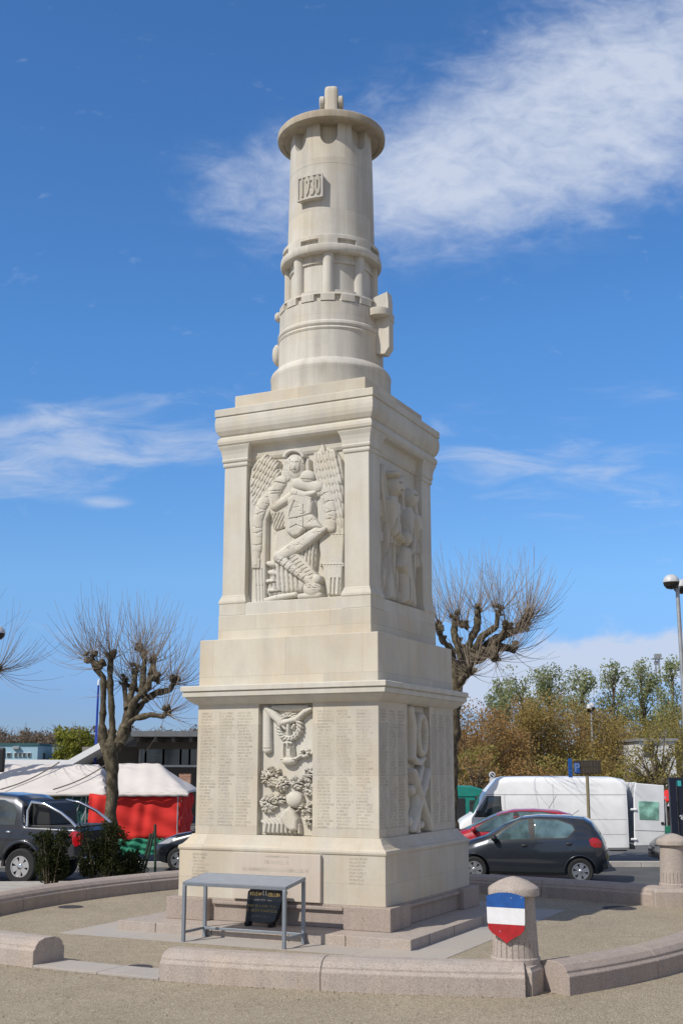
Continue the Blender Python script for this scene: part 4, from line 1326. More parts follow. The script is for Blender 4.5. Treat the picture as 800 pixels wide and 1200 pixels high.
# ---- dark car half behind the memorial
def dark_car(label):
    root = thing('parked_car', label, 'car', group='cars parked by the memorial')
    top = [(-1.9, .6), (-1.88, .9), (-1.6, 1.2), (-1.2, 1.42), (-.5, 1.47), (0, 1.42), (.6, 1.15), (.95, .98), (1.3, .92), (1.65, .80), (1.86, .64), (1.9, .42)]
    belt = [(-1.9, .78), (-1.6, .96), (0, .94), (.9, .88), (1.9, .6)]
    bot = [(-1.9, .32), (-1.6, .2), (1.5, .19), (1.9, .28)]
    wid = [(-1.9, .58), (-1.7, .76), (-1, .83), (.8, .83), (1.4, .79), (1.75, .66), (1.9, .48)]
    b = Body(top, belt, bot, wid); b.hm = PAINT_BLACK
    b.mesh('body', PAINT_BLACK, root, [(-1.2, .3, .35), (1.2, .3, .35)])
    panes = [[(.82, .95), (.5, 1.14), (.1, 1.33), (-.1, 1.36), (-.12, .98)], [(-.2, .98), (-.18, 1.37), (-.9, 1.36), (-1.35, 1.2), (-1.2, 1.0)]]
    add_side_set(root, b, panes, [[(-.16, 1.38), (-.16, .3), (.8, .28), (.9, .9)]], [(0, .85)], GLASS)
    b.over(.1, .92, lambda t: .60 + .08 * t).build('windscreen', GLASS, root, smooth=60)
    for s in (1, -1):
        for x in (-1.2, 1.2): wheel(root, x, s * .74, .30, .19, ALLOY, 5, s)
        mirror_(root, b, .8, .95, s, PAINT_BLACK)
        b.side([(1.82, .66), (1.5, .82), (1.28, .86), (1.45, .70)], s, .008, nx=10).build('headlight', LAMP_CLEAR, root, smooth=60)
    return root


dc = dark_car('dark car whose front shows just left of the memorial base')
P = on_ground(209, 1022, ROAD); place(dc, P, PI + R(-4), (1.2, .82))
dc2 = dark_car('dark car nose poking out behind the plain bollard')
P = on_ground(807, 1020, SQUARE); place(dc2, P, PI + R(4), (1.2, .82))


# ---- white panel van with its rear door swung open
def panel_van():
    root = thing('panel_van', 'long white high-roofed van with a rear door swung open', 'van')
    top = [(-2.86, 2.36), (-2.84, 2.42), (-2.5, 2.48), (-1, 2.50), (.65, 2.49), (.88, 2.44), (1.30, 1.98), (1.62, 1.42), (1.76, 1.34), (1.98, 1.22), (2.07, 1.02), (2.1, .6)]
    belt = [(-2.86, 1.80), (.9, 1.80), (1.2, 1.70), (1.6, 1.32), (1.9, 1.15), (2.1, .8)]
    bot = [(-2.86, .42), (1.6, .38), (1.95, .34), (2.1, .38)]
    wid = [(-2.86, .96), (-2.8, .985), (1.2, .985), (1.7, .95), (2.0, .86), (2.1, .72)]
    b = Body(top, belt, bot, wid, tumble=.10, shoulder=.012, smooth=.06); b.hm = DARK_PLASTIC
    b.mesh('body', PAINT_WHITE, root, [(-1.55, .33, .38), (1.30, .33, .40)])
    for s in (1, -1):
        b.side([(1.60, 1.34), (1.30, 1.90), (1.22, 1.94), (.78, 1.94), (.77, 1.33)], s, .004).build('window_surround', DARK_PLASTIC, root, smooth=60)
        b.side([(1.55, 1.37), (1.28, 1.87), (1.20, 1.91), (.82, 1.91), (.81, 1.36)], s, .007).build('side_window', GLASS, root, smooth=60)
        m = line_patch(b, [(-2.84, 1.98), (1.25, 1.98)], .018, s)
        for q in ([(.70, 2.0), (.70, .5)], [(-2.82, 1.28), (.7, 1.28)], [(1.66, 1.3), (1.72, .6)], [(-.72, 2.3), (-.72, .48)], [(-2.8, .86), (.7, .86)]):
            t = line_patch(b, q, .009, s)
            for f in t.bm.faces: m.faces([v.co for v in f.verts], [tuple(range(len(f.verts)))])
            t.bm.free()
        m.build('panel_seam', simple('seam_grey', (.30, .30, .31), .7), root)
        MB().box((-1.28, s * (b.y_at(-1.28, 1.15) + .012), 1.15), (.17, .025, .055)).build('door_handle', DARK_PLASTIC, root, bevel=.008)
        mirror_(root, b, 1.48, 1.42, s, DARK_PLASTIC)
        for x in (-1.55, 1.30): wheel(root, x, s * .84, .335, .22, STEEL, 8, s, .58)
        b.side([(2.06, .86), (1.92, 1.02), (1.82, 1.0), (1.9, .82)], s, .008, nx=8).build('headlight', LAMP_CLEAR, root, smooth=60)
        MB().box((1.74, s * (b.y_at(1.74, 1.0) + .006), 1.0), (.12, .02, .06)).build('indicator', LAMP_RED, root)
    b.over(1.24, 1.62, lambda t: .72 + .08 * t).build('windscreen', GLASS, root, smooth=60)
    # open rear: dark load bay behind, the near door straight out on its two hinges
    m = MB(); m.box((-2.872, 0, 1.38), (.02, 1.62, 1.70)); m.build('load_bay', DARK_PLASTIC, root)
    def leaf(name, side, ang):
        t = bpy.data.objects.new(name, None); COL.objects.link(t); t.parent = root
        return t
    door = MB()
    door.extrude([(0, .48), (-.92, .52), (-.92, 2.22), (-.06, 2.26), (0, 1.9)], -.03, .03)
    dd = door.build('rear_door', PAINT_WHITE, root, bevel=.02)
    gp = MB(); gp.extrude([(-.16, 1.22), (-.74, 1.22), (-.75, 1.72), (-.72, 1.75), (-.15, 1.75), (-.12, 1.72)], -.04, .04); gp.build('door_window', GLASS_GREEN, dd, bevel=.01)
    MB().box((-.84, .035, 1.14), (.08, .03, .07)).build('door_handle', DARK_PLASTIC, dd)
    m = MB(); m.box((-.46, .032, .92), (.9, .01, .012)); m.build('panel_seam', bpy.data.materials['seam_grey'], dd)
    m = MB()
    for z in (.66, 1.50): m.tube([(.10, .02, z), (-.06, .04, z)], .035, 8)
    m.build('hinge', PAINT_WHITE, dd, smooth=50)
    dd.location = (-2.99, .95, .06); dd.rotation_euler = (0, R(-2), R(8))
    far = MB(); far.extrude([(0, .48), (-.88, .48), (-.88, 2.26), (-.06, 2.26), (0, 1.9)], -.03, .03)
    fd = far.build('rear_door', PAINT_WHITE, root, bevel=.02); fd.location = (-2.94, -.95, .06); fd.rotation_euler = (0, 0, R(-60))
    m = MB(); m.box((-2.96, 0, .50), (.16, 1.8, .12)); m.box((-2.6, .4, .42), (.5, .5, .10)); m.build('rear_step', DARK_PLASTIC, root, bevel=.02)
    return root


van = panel_van()
VY = 15.2
P = at(684, 1000, VY); place(van, Vector((P.x, VY, SQUARE)), PI + R(-3), (-1.55, .98))


# ---- pickup truck
def pickup():
    root = thing('pickup_truck', 'graphite pickup truck with chrome bed bars behind the dark shrubs', 'pickup truck')
    q = 1.12                                             # a raised truck
    sc = lambda l: [(x, z * q) for x, z in l]
    top = sc([(-2.85, 1.05), (-2.83, 1.12), (-1.5, 1.15), (-1.42, 1.15), (-1.36, 1.32), (-1.29, 1.64), (-1.05, 1.75), (-.5, 1.79), (.2, 1.78), (.75, 1.60), (1.3, 1.22), (1.7, 1.13), (2.3, 1.06), (2.5, .92), (2.55, .6)])
    belt = sc([(-2.85, 1.05), (-1.5, 1.09), (-.3, 1.11), (1.2, 1.08), (2.55, .8)])
    bot = sc([(-2.85, .54), (-2.4, .48), (2.2, .44), (2.55, .5)])
    wid = [(-2.85, .86), (-2.7, .90), (1.8, .90), (2.3, .82), (2.55, .66)]
    b = Body(top, belt, bot, wid, tumble=.24, shoulder=.02, smooth=.03, n=150); b.hm = CHROME
    b.mesh('body', PAINT_PICKUP, root, [(-1.40, .42, .50), (1.55, .42, .50)])
    panes = [sc(p) for p in ([(1.18, 1.14), (.80, 1.50), (.55, 1.64), (.02, 1.67), (0, 1.16)], [(-.08, 1.16), (-.06, 1.67), (-.75, 1.66), (-1.05, 1.56), (-1.16, 1.40), (-1.16, 1.17)])]
    add_side_set(root, b, panes, [sc(p) for p in ([(-.04, 1.7), (-.04, .55), (1.1, .55), (1.25, 1.08)], [(-.04, .55), (-.8, .55), (-1.0, .9), (-1.22, 1.12)], [(-1.40, 1.12), (-1.40, .95)])], [(.12, 1.03 * q), (-1.02, 1.03 * q)], GLASS)
    b.over(.7, 1.26, lambda t: .62 + .1 * t).build('windscreen', GLASS, root, smooth=60)
    b.over(-1.365, -1.285, lambda t: .6, nx=6).build('rear_window', GLASS, root, smooth=60)
    m = MB(); m.extrude([(-1.44, 1.28), (-1.42, 1.76), (-1.52, 1.82), (-1.80, 1.78), (-1.90, 1.60), (-1.93, 1.28)], -.60, .60); m.build('styling_fairing', DARK_PLASTIC, root, bevel=.04)
    m = MB(); m.box((-2.15, 0, 1.275), (1.3, 1.46, .05)); m.build('bed_liner', DARK_PLASTIC, root, bevel=.01)
    for s in (1, -1):
        m = MB(); m.tube([(-1.44, s * .80, 1.27), (-1.42, s * .76, 1.62), (-1.50, s * .74, 1.82), (-1.85, s * .74, 1.77), (-2.3, s * .76, 1.58), (-2.55, s * .78, 1.42), (-2.72, s * .80, 1.28)], [.036] * 7, 10)
        m.build('bed_bar', CHROME, root, smooth=60)
        for x in (-1.40, 1.55): wheel(root, x, s * .82, .40, .27, CHROME, 6, s, .58)
        for x in (-1.40, 1.55):
            arc = [(x + .51 * math.cos(t), .44 + .51 * math.sin(t)) for t in np.linspace(-.1, PI + .1, 22)]
            m = MB(); m.tube([(px, s * (b.y_at(px, max(pz, .55)) + .01), pz) for px, pz in arc], .05, 8); m.build('wheel_flare', PAINT_PICKUP, root, smooth=60)
        b.side(sc([(-2.60, .99), (-2.70, 1.07), (-2.84, 1.05), (-2.84, .80), (-2.76, .76)]), s, .012, nx=8).build('tail_light', LAMP_RED, root, smooth=60)
        MB().box((-2.862, s * .80, 1.03), (.03, .14, .27)).build('tail_light', LAMP_RED, root, bevel=.012)
        mirror_(root, b, 1.08, 1.18 * q, s, DARK_PLASTIC)
        m = MB(); m.tube([(-.8, s * .90, .46), (1.0, s * .90, .46)], .04, 8); m.build('side_step', STEEL, root, smooth=60)
    m = MB(); m.box((-2.86, 0, .92), (.04, 1.44, .58)); m.build('tailgate', PAINT_BLACK, root, bevel=.02)
    m = MB(); m.box((-2.92, 0, .58), (.14, 1.6, .14)); m.build('rear_bumper', CHROME, root, bevel=.03)
    m = MB(); m.tube([(-1.50, -.74, 1.80), (-1.50, .74, 1.80)], .04, 10); m.build('cross_bar', DARK_PLASTIC, root, smooth=60)
    return root


pu = pickup()
P = on_ground(22, 1037.5, ROAD); place(pu, P, PI - R(19), (-1.40, .95))

# ---- teal market trailer
tr = thing('food_trailer', 'teal trailer with a rounded roof behind the white van', 'trailer')
prof = [(-2.2, .45), (2.2, .45), (2.2, 1.9), (2.05, 2.12), (1.6, 2.27), (0, 2.32), (-1.6, 2.27), (-2.05, 2.12), (-2.2, 1.9)]
m = MB(); m.extrude(prof, -.95, .95); m.build('body', PAINT_TEAL, tr, bevel=.03)
m = MB(); m.box((.80, -.955, 1.42), (1.1, .03, .85)); m.build('serving_hatch', DARK_PLASTIC, tr)
m = MB(); m.box((1.76, -.955, 1.40), (.52, .03, .75)); m.build('window', BWIN, tr)
m = MB(); m.box((.80, -1.12, .98), (1.15, .36, .04)); m.build('counter', WHITE_P, tr, bevel=.01)
m = MB()
for z in (1.94,): m.box((0, -.965, z), (4.3, .03, .05))
m.build('gutter', PAINT_TEAL, tr)
for s in (-1, 1):
    wheel(tr, s * .45, -.86, .33, .2, STEEL, 6, -1)
tr.scale = (1, 1, .93)
tr.location = tuple(at(500, 1000, 22.5)[:1]) + (22.5, SQUARE); tr.rotation_euler = (0, 0, R(-6))


# =================================================================== MARKET STALLS
def canopy(root, x0, x1, y0, y1, eave, ridge, hip0, hip1, mat, sag=.10, n=28):
    """a pitched cloth roof, sagging between its poles"""
    m = MB(); rows = []
    for i in range(n + 1):
        u = i / n; x = x0 + (x1 - x0) * u; row = []
        for j in range(n + 1):
            v = j / n; y = y0 + (y1 - y0) * v
            k = 1 - abs(2 * v - 1)
            e = min((x - x0) / hip0 if hip0 else 9, (x1 - x) / hip1 if hip1 else 9, 1)
            h = min(k, e)
            z = eave + (ridge - eave) * h - sag * math.sin(PI * min(1, h)) * (.6 + .4 * math.sin(u * 9 + v * 3)) + .008 * math.sin(u * 31 + v * 7)
            row.append((x, y, z))
        rows.append(row)
    m.loft(rows, close=False, cap=(False, False))
    o = m.build('canopy', mat, root, smooth=40)
    sd = o.modifiers.new('cloth', 'SOLIDIFY'); sd.thickness = .02
    v = MB(); pts = [(x0 + (x1 - x0) * i / 40, y0) for i in range(41)]
    v.loft([[(x, y - .01, eave + .006 * math.sin(i * 1.1)) for i, (x, y) in enumerate(pts)], [(x, y - .02, eave - .11 + .008 * math.sin(i * .9)) for i, (x, y) in enumerate(pts)]], close=False, cap=(False, False))
    vo = v.build('valance', mat, root, smooth=40); sd = vo.modifiers.new('cloth', 'SOLIDIFY'); sd.thickness = .012
    return o


def cloth(root, name, mat, x0, x1, y, z0, z1, amp=.05, waves=9, n=90):
    m = MB(); rows = []
    for i in range(n + 1):
        u = i / n; x = x0 + (x1 - x0) * u
        rows.append([(x, y + amp * math.sin(u * waves * 2 * PI + 1.3 * math.sin(u * 11) + k * 2.1) * (.35 + .65 * (1 - k)) + .04 * math.sin((u - k) * 14), z1 + (z0 - z1) * k - .05 * math.sin(u * 3 * PI) ** 2 * (1 - k)) for k in np.linspace(0, 1, 10)])
    m.loft(rows, close=False, cap=(False, False))
    o = m.build(name, mat, root, smooth=60); sd = o.modifiers.new('cloth', 'SOLIDIFY'); sd.thickness = .01
    return o


SY = 16.2
def sx(u, y=SY): return at(u, 900, y).x
st1 = thing('market_stall', 'market stall with a hipped off-white canopy over red cloth walls', 'market stall', (0, 0, SQUARE))
xa, xb = sx(128), sx(214)
canopy(st1, xa, sx(222), SY, SY + 3.4, 2.02, 2.88, .0, 1.15, FABRIC, .05)
for x in (xa + .1, xb - .12):
    for y in (SY + .1, SY + 3.2): MB().lathe([(.022, 0), (.022, 2.05)], c=(x, y, 0), n=10).build('pole', STEEL, st1)
cloth(st1, 'red_cloth', CLOTH_RED, sx(105), sx(213), SY + .15, .66, 1.99, .03, 5)
cloth(st1, 'side_cloth', CLOTH_RED, 0, 2.6, 0, .66, 1.99, .05, 5).location = (0, 0, 0)
sc_ = [o for o in st1.children if o.name.startswith('side_cloth')][0]
sc_.rotation_euler = (0, 0, PI / 2); sc_.location = (sx(214), SY + .15, 0)
cloth(st1, 'green_skirt', CLOTH_GREEN, sx(140), sx(213), SY + .12, .22, .70, .03, 6)
st2 = thing('market_stall', 'long market stall whose off-white awning runs off to the left edge', 'market stall', (0, 0, SQUARE))
canopy(st2, sx(-70, SY + .3), sx(126, SY + .3), SY + .3, SY + 3.4, 2.02, 2.85, .9, .5, FABRIC, .08, 36)
for u in (-60, -5, 55, 100): MB().lathe([(.022, 0), (.022, 2.06)], c=(sx(u), SY + .4, 0), n=10).build('pole', STEEL, st2)
for u in (0, 62):
    m = MB(); a = Vector((sx(u), SY + .25, 2.04)); b_ = Vector((sx(u + 55), SY + 1.7, 2.85))
    m.tube([a + (b_ - a) * t + Vector((0, -.03, .07 - .10 * math.sin(PI * t))) for t in np.linspace(0, 1, 12)], .02, 6)
    m.build('canopy_rib', simple('seam_brown', (.22, .19, .16), .9) if u == 0 else bpy.data.materials['seam_brown'], st2)
cloth(st2, 'netting', MESH_TEAL, sx(68), sx(104), SY + .6, .2, 1.92, .02, 3)
for k, u in enumerate((80, 91, 101)):
    m = MB(); m.tube([(sx(u - 6), SY + .5, 1.2), (sx(u + 4), SY + .5, 1.94)], .018, 6); m.build('rail', STEEL, st2)
m = MB(); m.box((sx(52), SY + 2.4, 1.65), (2.6, .05, .5)); m.build('back_cloth', simple('olive_goods', (.16, .15, .04), .9, var=.5, scale=6), st2)

st3 = thing('market_stall', 'red canopied stall with dark goods behind the navy panel', 'market stall', (0, 0, SQUARE))
Y3 = 24.0
canopy(st3, sx(777, Y3), sx(850, Y3), Y3, Y3 + 2.5, 1.60, 1.92, .3, .3, CLOTH_RED, .03, 12)
for u in (779, 815): MB().lathe([(.03, 0), (.03, 1.7)], c=(sx(u, Y3), Y3 + .2, 0), n=10).build('pole', STEEL, st3)
m = MB(); rg = random.Random(4)
for i in range(16): m.box((sx(779, Y3) + i * .14, Y3 + .6 + rg.uniform(0, .5), .75 + rg.uniform(-.1, .1)), (.13, .2, 1.0 + rg.uniform(-.2, .1)))
m.build('hanging_clothes', simple('dark_clothes', (.05, .028, .03), .9, var=.6, scale=9), st3)
m = MB(); m.box((sx(790, Y3), Y3 + .1, .40), (2.2, .6, .5)); m.build('trestle', CLOTH_GREEN, st3)

# =================================================================== BUILDINGS, far left
BY = 38.0
def bx(u, y=BY): return at(u, 880, y).x
def bz(v, y=BY, u=100): return at(u, v, y).z
hall = thing('market_hall', 'low hall with a white upswept roof edge and dark glazed front', 'building', (0, 0, 0))
zl, zh = bz(897), bz(864)
x0, xk, xu, xe = bx(-60), bx(84), bx(149), bx(330)
m = MB(); m.extrude([(x0, zl), (xk, zl - .06), (xu, zh + .12), (xu, zh + .42), (xk, zl + .26), (x0, zl + .30)], 0, 14.0)
o = m.build('white_roof', WHITE_TRIM, hall); o.location = (0, BY - .6, 0)
m = MB(); m.box(((xu + xe) / 2, BY + 6.8, zh + .16), (xe - xu, 14.4, .26)); m.build('flat_roof', simple('roof_felt', (.16, .17, .18), .8), hall)
m = MB()
for i in range(14): m.box((xu + .5 + i * .85, BY + 5.5, zh - .10), (.14, 11, .22))
m.build('roof_beam', SOFFIT, hall)
m = MB(); m.box(((xk + xu) / 2 + 1, BY + 3.6, (zh + zl) / 2 - 1.2), (xu - xk + 2.4, .2, zh - zl + 1.6)); m.build('gable_wall', SOFFIT, hall)
zw0, zw1 = bz(899), bz(877)
m = MB(); m.box(((xu + xe) / 2, BY + 3.0, (zw0 - .02) / 2), (xe - xu, .3, zw0)); m.build('dado_wall', simple('dark_cladding', (.10, .088, .078), .8, var=.2), hall)
xs_ = [bx(u) for u in (153, 160, 182, 203, 214, 232, 254, 276, 300)]
for a, b_ in zip(xs_[:-1], xs_[1:]):
    fr_ = MB()
    for xx in (a, b_): fr_.box((xx, BY + 3.0, (zw0 + zw1) / 2), (.09, .14, zw1 - zw0))
    f_ = fr_.build('window_frame', STEEL, hall)
    MB().box(((a + b_) / 2, BY + 3.0, (zw0 + zw1) / 2), (b_ - a - .1, .04, zw1 - zw0)).build('pane', BWIN, f_)
m = MB(); m.box(((xu + xe) / 2, BY + 3.0, (zw1 + zh) / 2), (xe - xu, .25, zh - zw1)); m.build('lintel_panel', SOFFIT, hall)
m = MB(); m.box(((xu + xe) / 2, BY + 3.0, zw0 + .05), (xe - xu, .4, .10)); m.build('sill', WHITE_TRIM, hall)
m = MB(); m.box((bx(218), BY + .1, zl / 2 - .2), (.55, .55, zl - .4)); m.build('brick_pillar', BRICK, hall)
m = MB(); m.box(((x0 + xk) / 2, BY + 3.2, zl / 2), (xk - x0 + 3, .25, zl)); m.build('side_wall', SOFFIT, hall)

FY = 78.0
pb = thing('office_building', 'small pale blue flat-roofed building at the far left', 'building', (0, 0, 0))
a, b_ = at(-40, 870, FY).x, at(45, 870, FY).x; zt_ = at(20, 872.5, FY).z
m = MB(); m.box(((a + b_) / 2, FY + 4, zt_ / 2), (b_ - a, 8, zt_)); m.build('wall', PALE_BLUE, pb)
m = MB(); m.box(((a + b_) / 2, FY + 4, zt_ + .03), (b_ - a + .25, 8.2, .16)); m.build('roof_edge', simple('teal_roof_edge', (.03, .12, .13), .7), pb)
for u in (4, 11, 19, 24, 29, 34.5):
    w_ = .27 if u > 14 else .36
    f_ = MB().box((at(u, 884, FY).x, FY - .03, at(u, 884.5, FY).z), (w_, .08, .36)).build('window', WHITE_TRIM, pb)
    MB().box((at(u, 884, FY).x, FY - .08, at(u, 884.5, FY).z), (w_ - .06, .03, .30)).build('pane', BWIN, f_)
m = MB(); m.box((at(20, 876, FY).x, FY - .15, at(20, 876.5, FY).z), (.5, .3, .22)); m.build('air_conditioner', STEEL, pb, bevel=.02)
gb = thing('warehouse', 'low grey-blue clad shed beside the pale blue building', 'building', (0, 0, 0))
a, b_ = at(46, 870, FY + 2).x, at(120, 870, FY + 2).x; zt2 = at(60, 873.5, FY + 2).z
m = MB(); m.box(((a + b_) / 2 + .6, FY + 6, zt2 / 2), (b_ - a - 1, 8, zt2)); m.build('wall', GREY_BLUE, gb)
m = MB(); m.box(((a + b_) / 2 + .6, FY + 6, zt2 + .04), (b_ - a - .9, 8.2, .1)); m.build('roof_edge', simple('slate_edge', (.06, .08, .09), .7), gb)
m = MB(); m.box((at(50, 884, FY + 1.9).x, FY + 1.95, at(50, 886, FY + 1.9).z), (.42, .08, .5)); m.build('window', BWIN, gb)

WY = 45.0
wb = thing('white_house', 'white building showing between the branches at right', 'building', (0, 0, 0))
a, b_ = at(748, 870, WY).x, at(790, 870, WY).x; zt3 = at(770, 868, WY).z
m = MB(); m.box(((a + b_) / 2, WY + 3, zt3 / 2), (b_ - a, 6, zt3)); m.build('wall', WHITE_WALL, wb)
m = MB(); m.box(((a + b_) / 2, WY + 3, zt3 + .05), (b_ - a + .3, 6.3, .14)); m.build('roof_edge', STEEL, wb)
for u in (759,): MB().box((at(u, 880, WY).x, WY - .02, at(u, 880, WY).z), (.5, .06, .6)).build('window', BWIN, wb)

# =================================================================== LAMPS, SIGNS, POLES
def lamp_head(root, x, y, z, r, turn):
    m = MB(); m.lathe([(r * 1.0, 0), (r * .98, .05), (r * .86, .14), (r * .6, .22), (r * .25, .26), (.01, .265)], n=36)
    h = m.build('lamp_shade', simple('lamp_shade_grey', (.55, .56, .58), .45), root, smooth=50) if 'lamp_shade_grey' not in bpy.data.materials else m.build('lamp_shade', bpy.data.materials['lamp_shade_grey'], root, smooth=50)
    h.location = (x, y, z)
    m = MB(); m.lathe([(r * .99, .0), (r * .9, -.10), (r * .6, -.20), (.01, -.24)], n=36); m.build('diffuser', simple('smoked_diffuser', (.035, .03, .026), .2) if 'smoked_diffuser' not in bpy.data.materials else bpy.data.materials['smoked_diffuser'], h, smooth=50)


def street_lamp(label, px, v_head, Y, heads, rz=0, r=.25):
    p = at(px, v_head, Y)
    root = thing('street_lamp', label, 'street lamp', (p.x, Y, 0), rz, 'street lamps with round heads')
    H_ = p.z
    m = MB(); m.lathe([(.13, -.1), (.13, .9), (.10, .95), (.085, H_ * .55), (.085, H_ * .56), (.07, H_ * .56), (.065, H_ - .05)], n=16); m.build('post', STEEL, root, smooth=40)
    for hx, hy, hz in heads:
        m = MB(); m.tube([(0, 0, H_ - .10), (hx * .5, hy * .5, H_ + hz * .6), (hx * .9, hy * .9, H_ + hz - .05)], .03, 8); m.build('arm', STEEL, root, smooth=50)
        lamp_head(root, hx, hy, H_ + hz, r, 0)
    return root


street_lamp('tall double-headed street lamp at the right edge', 793, 690, 18.5, [(-.22, -.1, .20), (.30, .55, .14)], 0, .27)
street_lamp('street lamp whose round head just enters the left edge', -16, 745, 20.0, [(.35, 0, .08), (-.35, 0, .08)], 0, .30)
street_lamp('small distant street lamp among the brown trees', 692, 831, 48.0, [(-.10, 0, .04), (.10, .2, .12)], 0, .17)

fp = thing('flag_pole', 'slim blue pole with a white tip beside the pollarded tree', 'pole', at(111.5, 900, 40) * 1.0)
fp.location.z = SQUARE
hz_ = at(113.5, 795, 40).z
MB().lathe([(.085, 0), (.05, hz_)], n=12).build('pole', BLUE_POLE, fp, smooth=50)
MB().lathe([(.055, hz_), (.06, hz_ + .1), (.03, hz_ + .28), (.005, hz_ + .3)], n=12).build('tip', WHITE_P, fp, smooth=50)

# parking direction sign in front of the van
SYg = 12.62
sp = thing('parking_sign', 'blue P parking sign with a dark direction board on a pole before the van', 'sign', (at(687, 900, SYg).x, SYg, SQUARE))
ztop = at(687, 890, SYg).z
m = MB(); m.lathe([(.045, 0), (.045, ztop + .34)], n=14); m.build('pole', simple('weathered_pole', (.24, .20, .12), .6), sp, smooth=40)
x_of = lambda u: at(u, 900, SYg).x - at(687, 900, SYg).x
z_of = lambda v: at(687, v, SYg).z - SQUARE
bd = MB().box(((x_of(672) + x_of(703)) / 2, -.06, (z_of(891) + z_of(907)) / 2), (x_of(703) - x_of(672), .03, z_of(891) - z_of(907))).build('direction_board', BROWN_SIGN, sp, bevel=.01)
m = MB(); rg = random.Random(5)
for zz in (z_of(897.5), z_of(904.5)): glyphs(m, x_of(680), x_of(700), zz, .10, rg, 1.0, None, .078, .011)
m.build('board_text', simple('dull_sign_text', (.12, .10, .075), .6), bd, fix=False)
pq_ = MB().box(((x_of(671.5) + x_of(678)) / 2, -.082, (z_of(894) + z_of(906)) / 2), (x_of(678) - x_of(671.5), .012, z_of(894) - z_of(906))).build('parking_square', BLUE_P, bd)
me = text_mesh('P', .30, 1.0, .004, bold=.008); me.transform(Matrix.Rotation(PI / 2, 4, 'X'))
o = link('parking_letter', me, simple('pale_blue_letter', (.14, .23, .46), .5), bd); o.location = ((x_of(671.5) + x_of(678)) / 2, -.092, (z_of(894) + z_of(906)) / 2)
m = MB().box((x_of(667.3), -.03, z_of(900)), (x_of(669.6) - x_of(665), .05, z_of(889) - z_of(911))).build('blue_fin', BLUE_P, sp, bevel=.01)
m = MB(); m.box((x_of(683), -.02, z_of(899)), (.5, .04, .05)); m.build('bracket', STEEL, sp)

RY = 24.0
rs = thing('round_sign', 'small round black and white sign with a white plate, above the van', 'sign', (at(576, 912, RY).x, RY, SQUARE))
zc = at(576, 908, RY).z - SQUARE; k_ = 1 / 31.5
MB().lathe([(.035, 0), (.035, zc)], n=10).build('pole', STEEL, rs)
m = MB().lathe([(.115, -.012), (.115, .012)], n=28, M=Matrix.Rotation(PI / 2, 3, 'X'), c=(0, -.06, zc)).build('disc', WHITE_P, rs)
MB().lathe([(.075, 0), (.075, .01)], n=24, M=Matrix.Rotation(PI / 2, 3, 'X'), c=(0, -.075, zc)).build('disc_centre', DARK_PLASTIC, m)
m = MB(); m.box((0, -.088, zc), (.19, .008, .03), M=Matrix.Rotation(R(40), 3, 'Y')); m.build('slash', WHITE_P, rs)
MB().box((0, -.06, zc - .21), (.19, .02, .17)).build('white_plate', WHITE_P, rs)

NYp = 13.6
npn = thing('information_panel', 'tall navy blue information panel behind the plain bollard', 'panel', (at(800, 950, NYp).x, NYp, SQUARE))
xo = lambda u: at(u, 940, NYp).x - at(800, 940, NYp).x
zo = lambda v: at(795, v, NYp).z - SQUARE
MB().box((xo(788.5), 0, zo(911) / 2), (xo(793) - xo(785), .16, zo(911))).build('post', NAVY, npn, bevel=.015)
MB().box((xo(822), 0, zo(911) / 2), (xo(793) - xo(785), .16, zo(911))).build('post', NAVY, npn, bevel=.015)
MB().box((xo(806), .02, (zo(911) + zo(990)) / 2), (xo(818) - xo(793), .06, zo(911) - zo(990) )).build('board', simple('navy_glass', (.01, .018, .04), .1), npn)
MB().box((xo(795.8), -.02, zo(918)), (xo(798.5) - xo(792.4), .02, zo(914.5) - zo(921))).build('teal_label', simple('teal_label', (.05, .42, .42), .5), npn)
m = MB()
for i, (du, dv) in enumerate(((796, 956), (798, 957.5), (800, 955.5), (797.5, 959.5))): m.box((xo(du), -.02, zo(dv)), (.06, .01, .03), M=Matrix.Rotation(R(20 * (i - 1)), 3, 'Y'))
m.build('white_mark', WHITE_P, npn)

tm = thing('signal_post', 'dark rounded post head at the left edge before the stall awning', 'post', (at(0, 900, 13).x, 13, ROAD))
z1_, z0_ = at(0, 876, 13).z - ROAD, at(0, 905, 13).z - ROAD
m = MB(); m.box((0, 0, (z0_ + z1_) / 2), (.26, .16, z1_ - z0_)); m.build('head', DARK_PLASTIC, tm, bevel=.05)
MB().lathe([(.05, 0), (.05, z0_)], n=12, c=(-.08, 0, 0)).build('pole', DARK_PLASTIC, tm)

MY = 150.0
mt = thing('lattice_mast', 'distant lattice mast with a platform above the poplars', 'mast', (at(771, 800, MY).x, MY, 0))
zt4, zp = at(771, 766, MY).z, at(771, 772, MY).z
m = MB()
for sx_ in (-.3, .3):
    for sy_ in (-.3, .3): m.tube([(sx_, sy_, 0), (sx_ * .8, sy_ * .8, zt4 - .6)], .05, 4)
z = 0
while z < zt4 - 1.2:
    for s in (-1, 1): m.tube([(-.3 * s, -.3, z), (.3 * s, -.3, z + .8)], .03, 4); m.tube([(-.3, -.3 * s, z), (-.3, .3 * s, z + .8)], .03, 4)
    z += .8
m.build('lattice', STEEL, mt)
m = MB(); m.box((0, 0, zp), (1.5, 1.2, .12)); m.box((.1, 0, zt4 - .3), (.9, .8, .5)); m.box((-.2, 0, zp - .6), (.5, .5, .5)); m.build('platform', STEEL, mt)

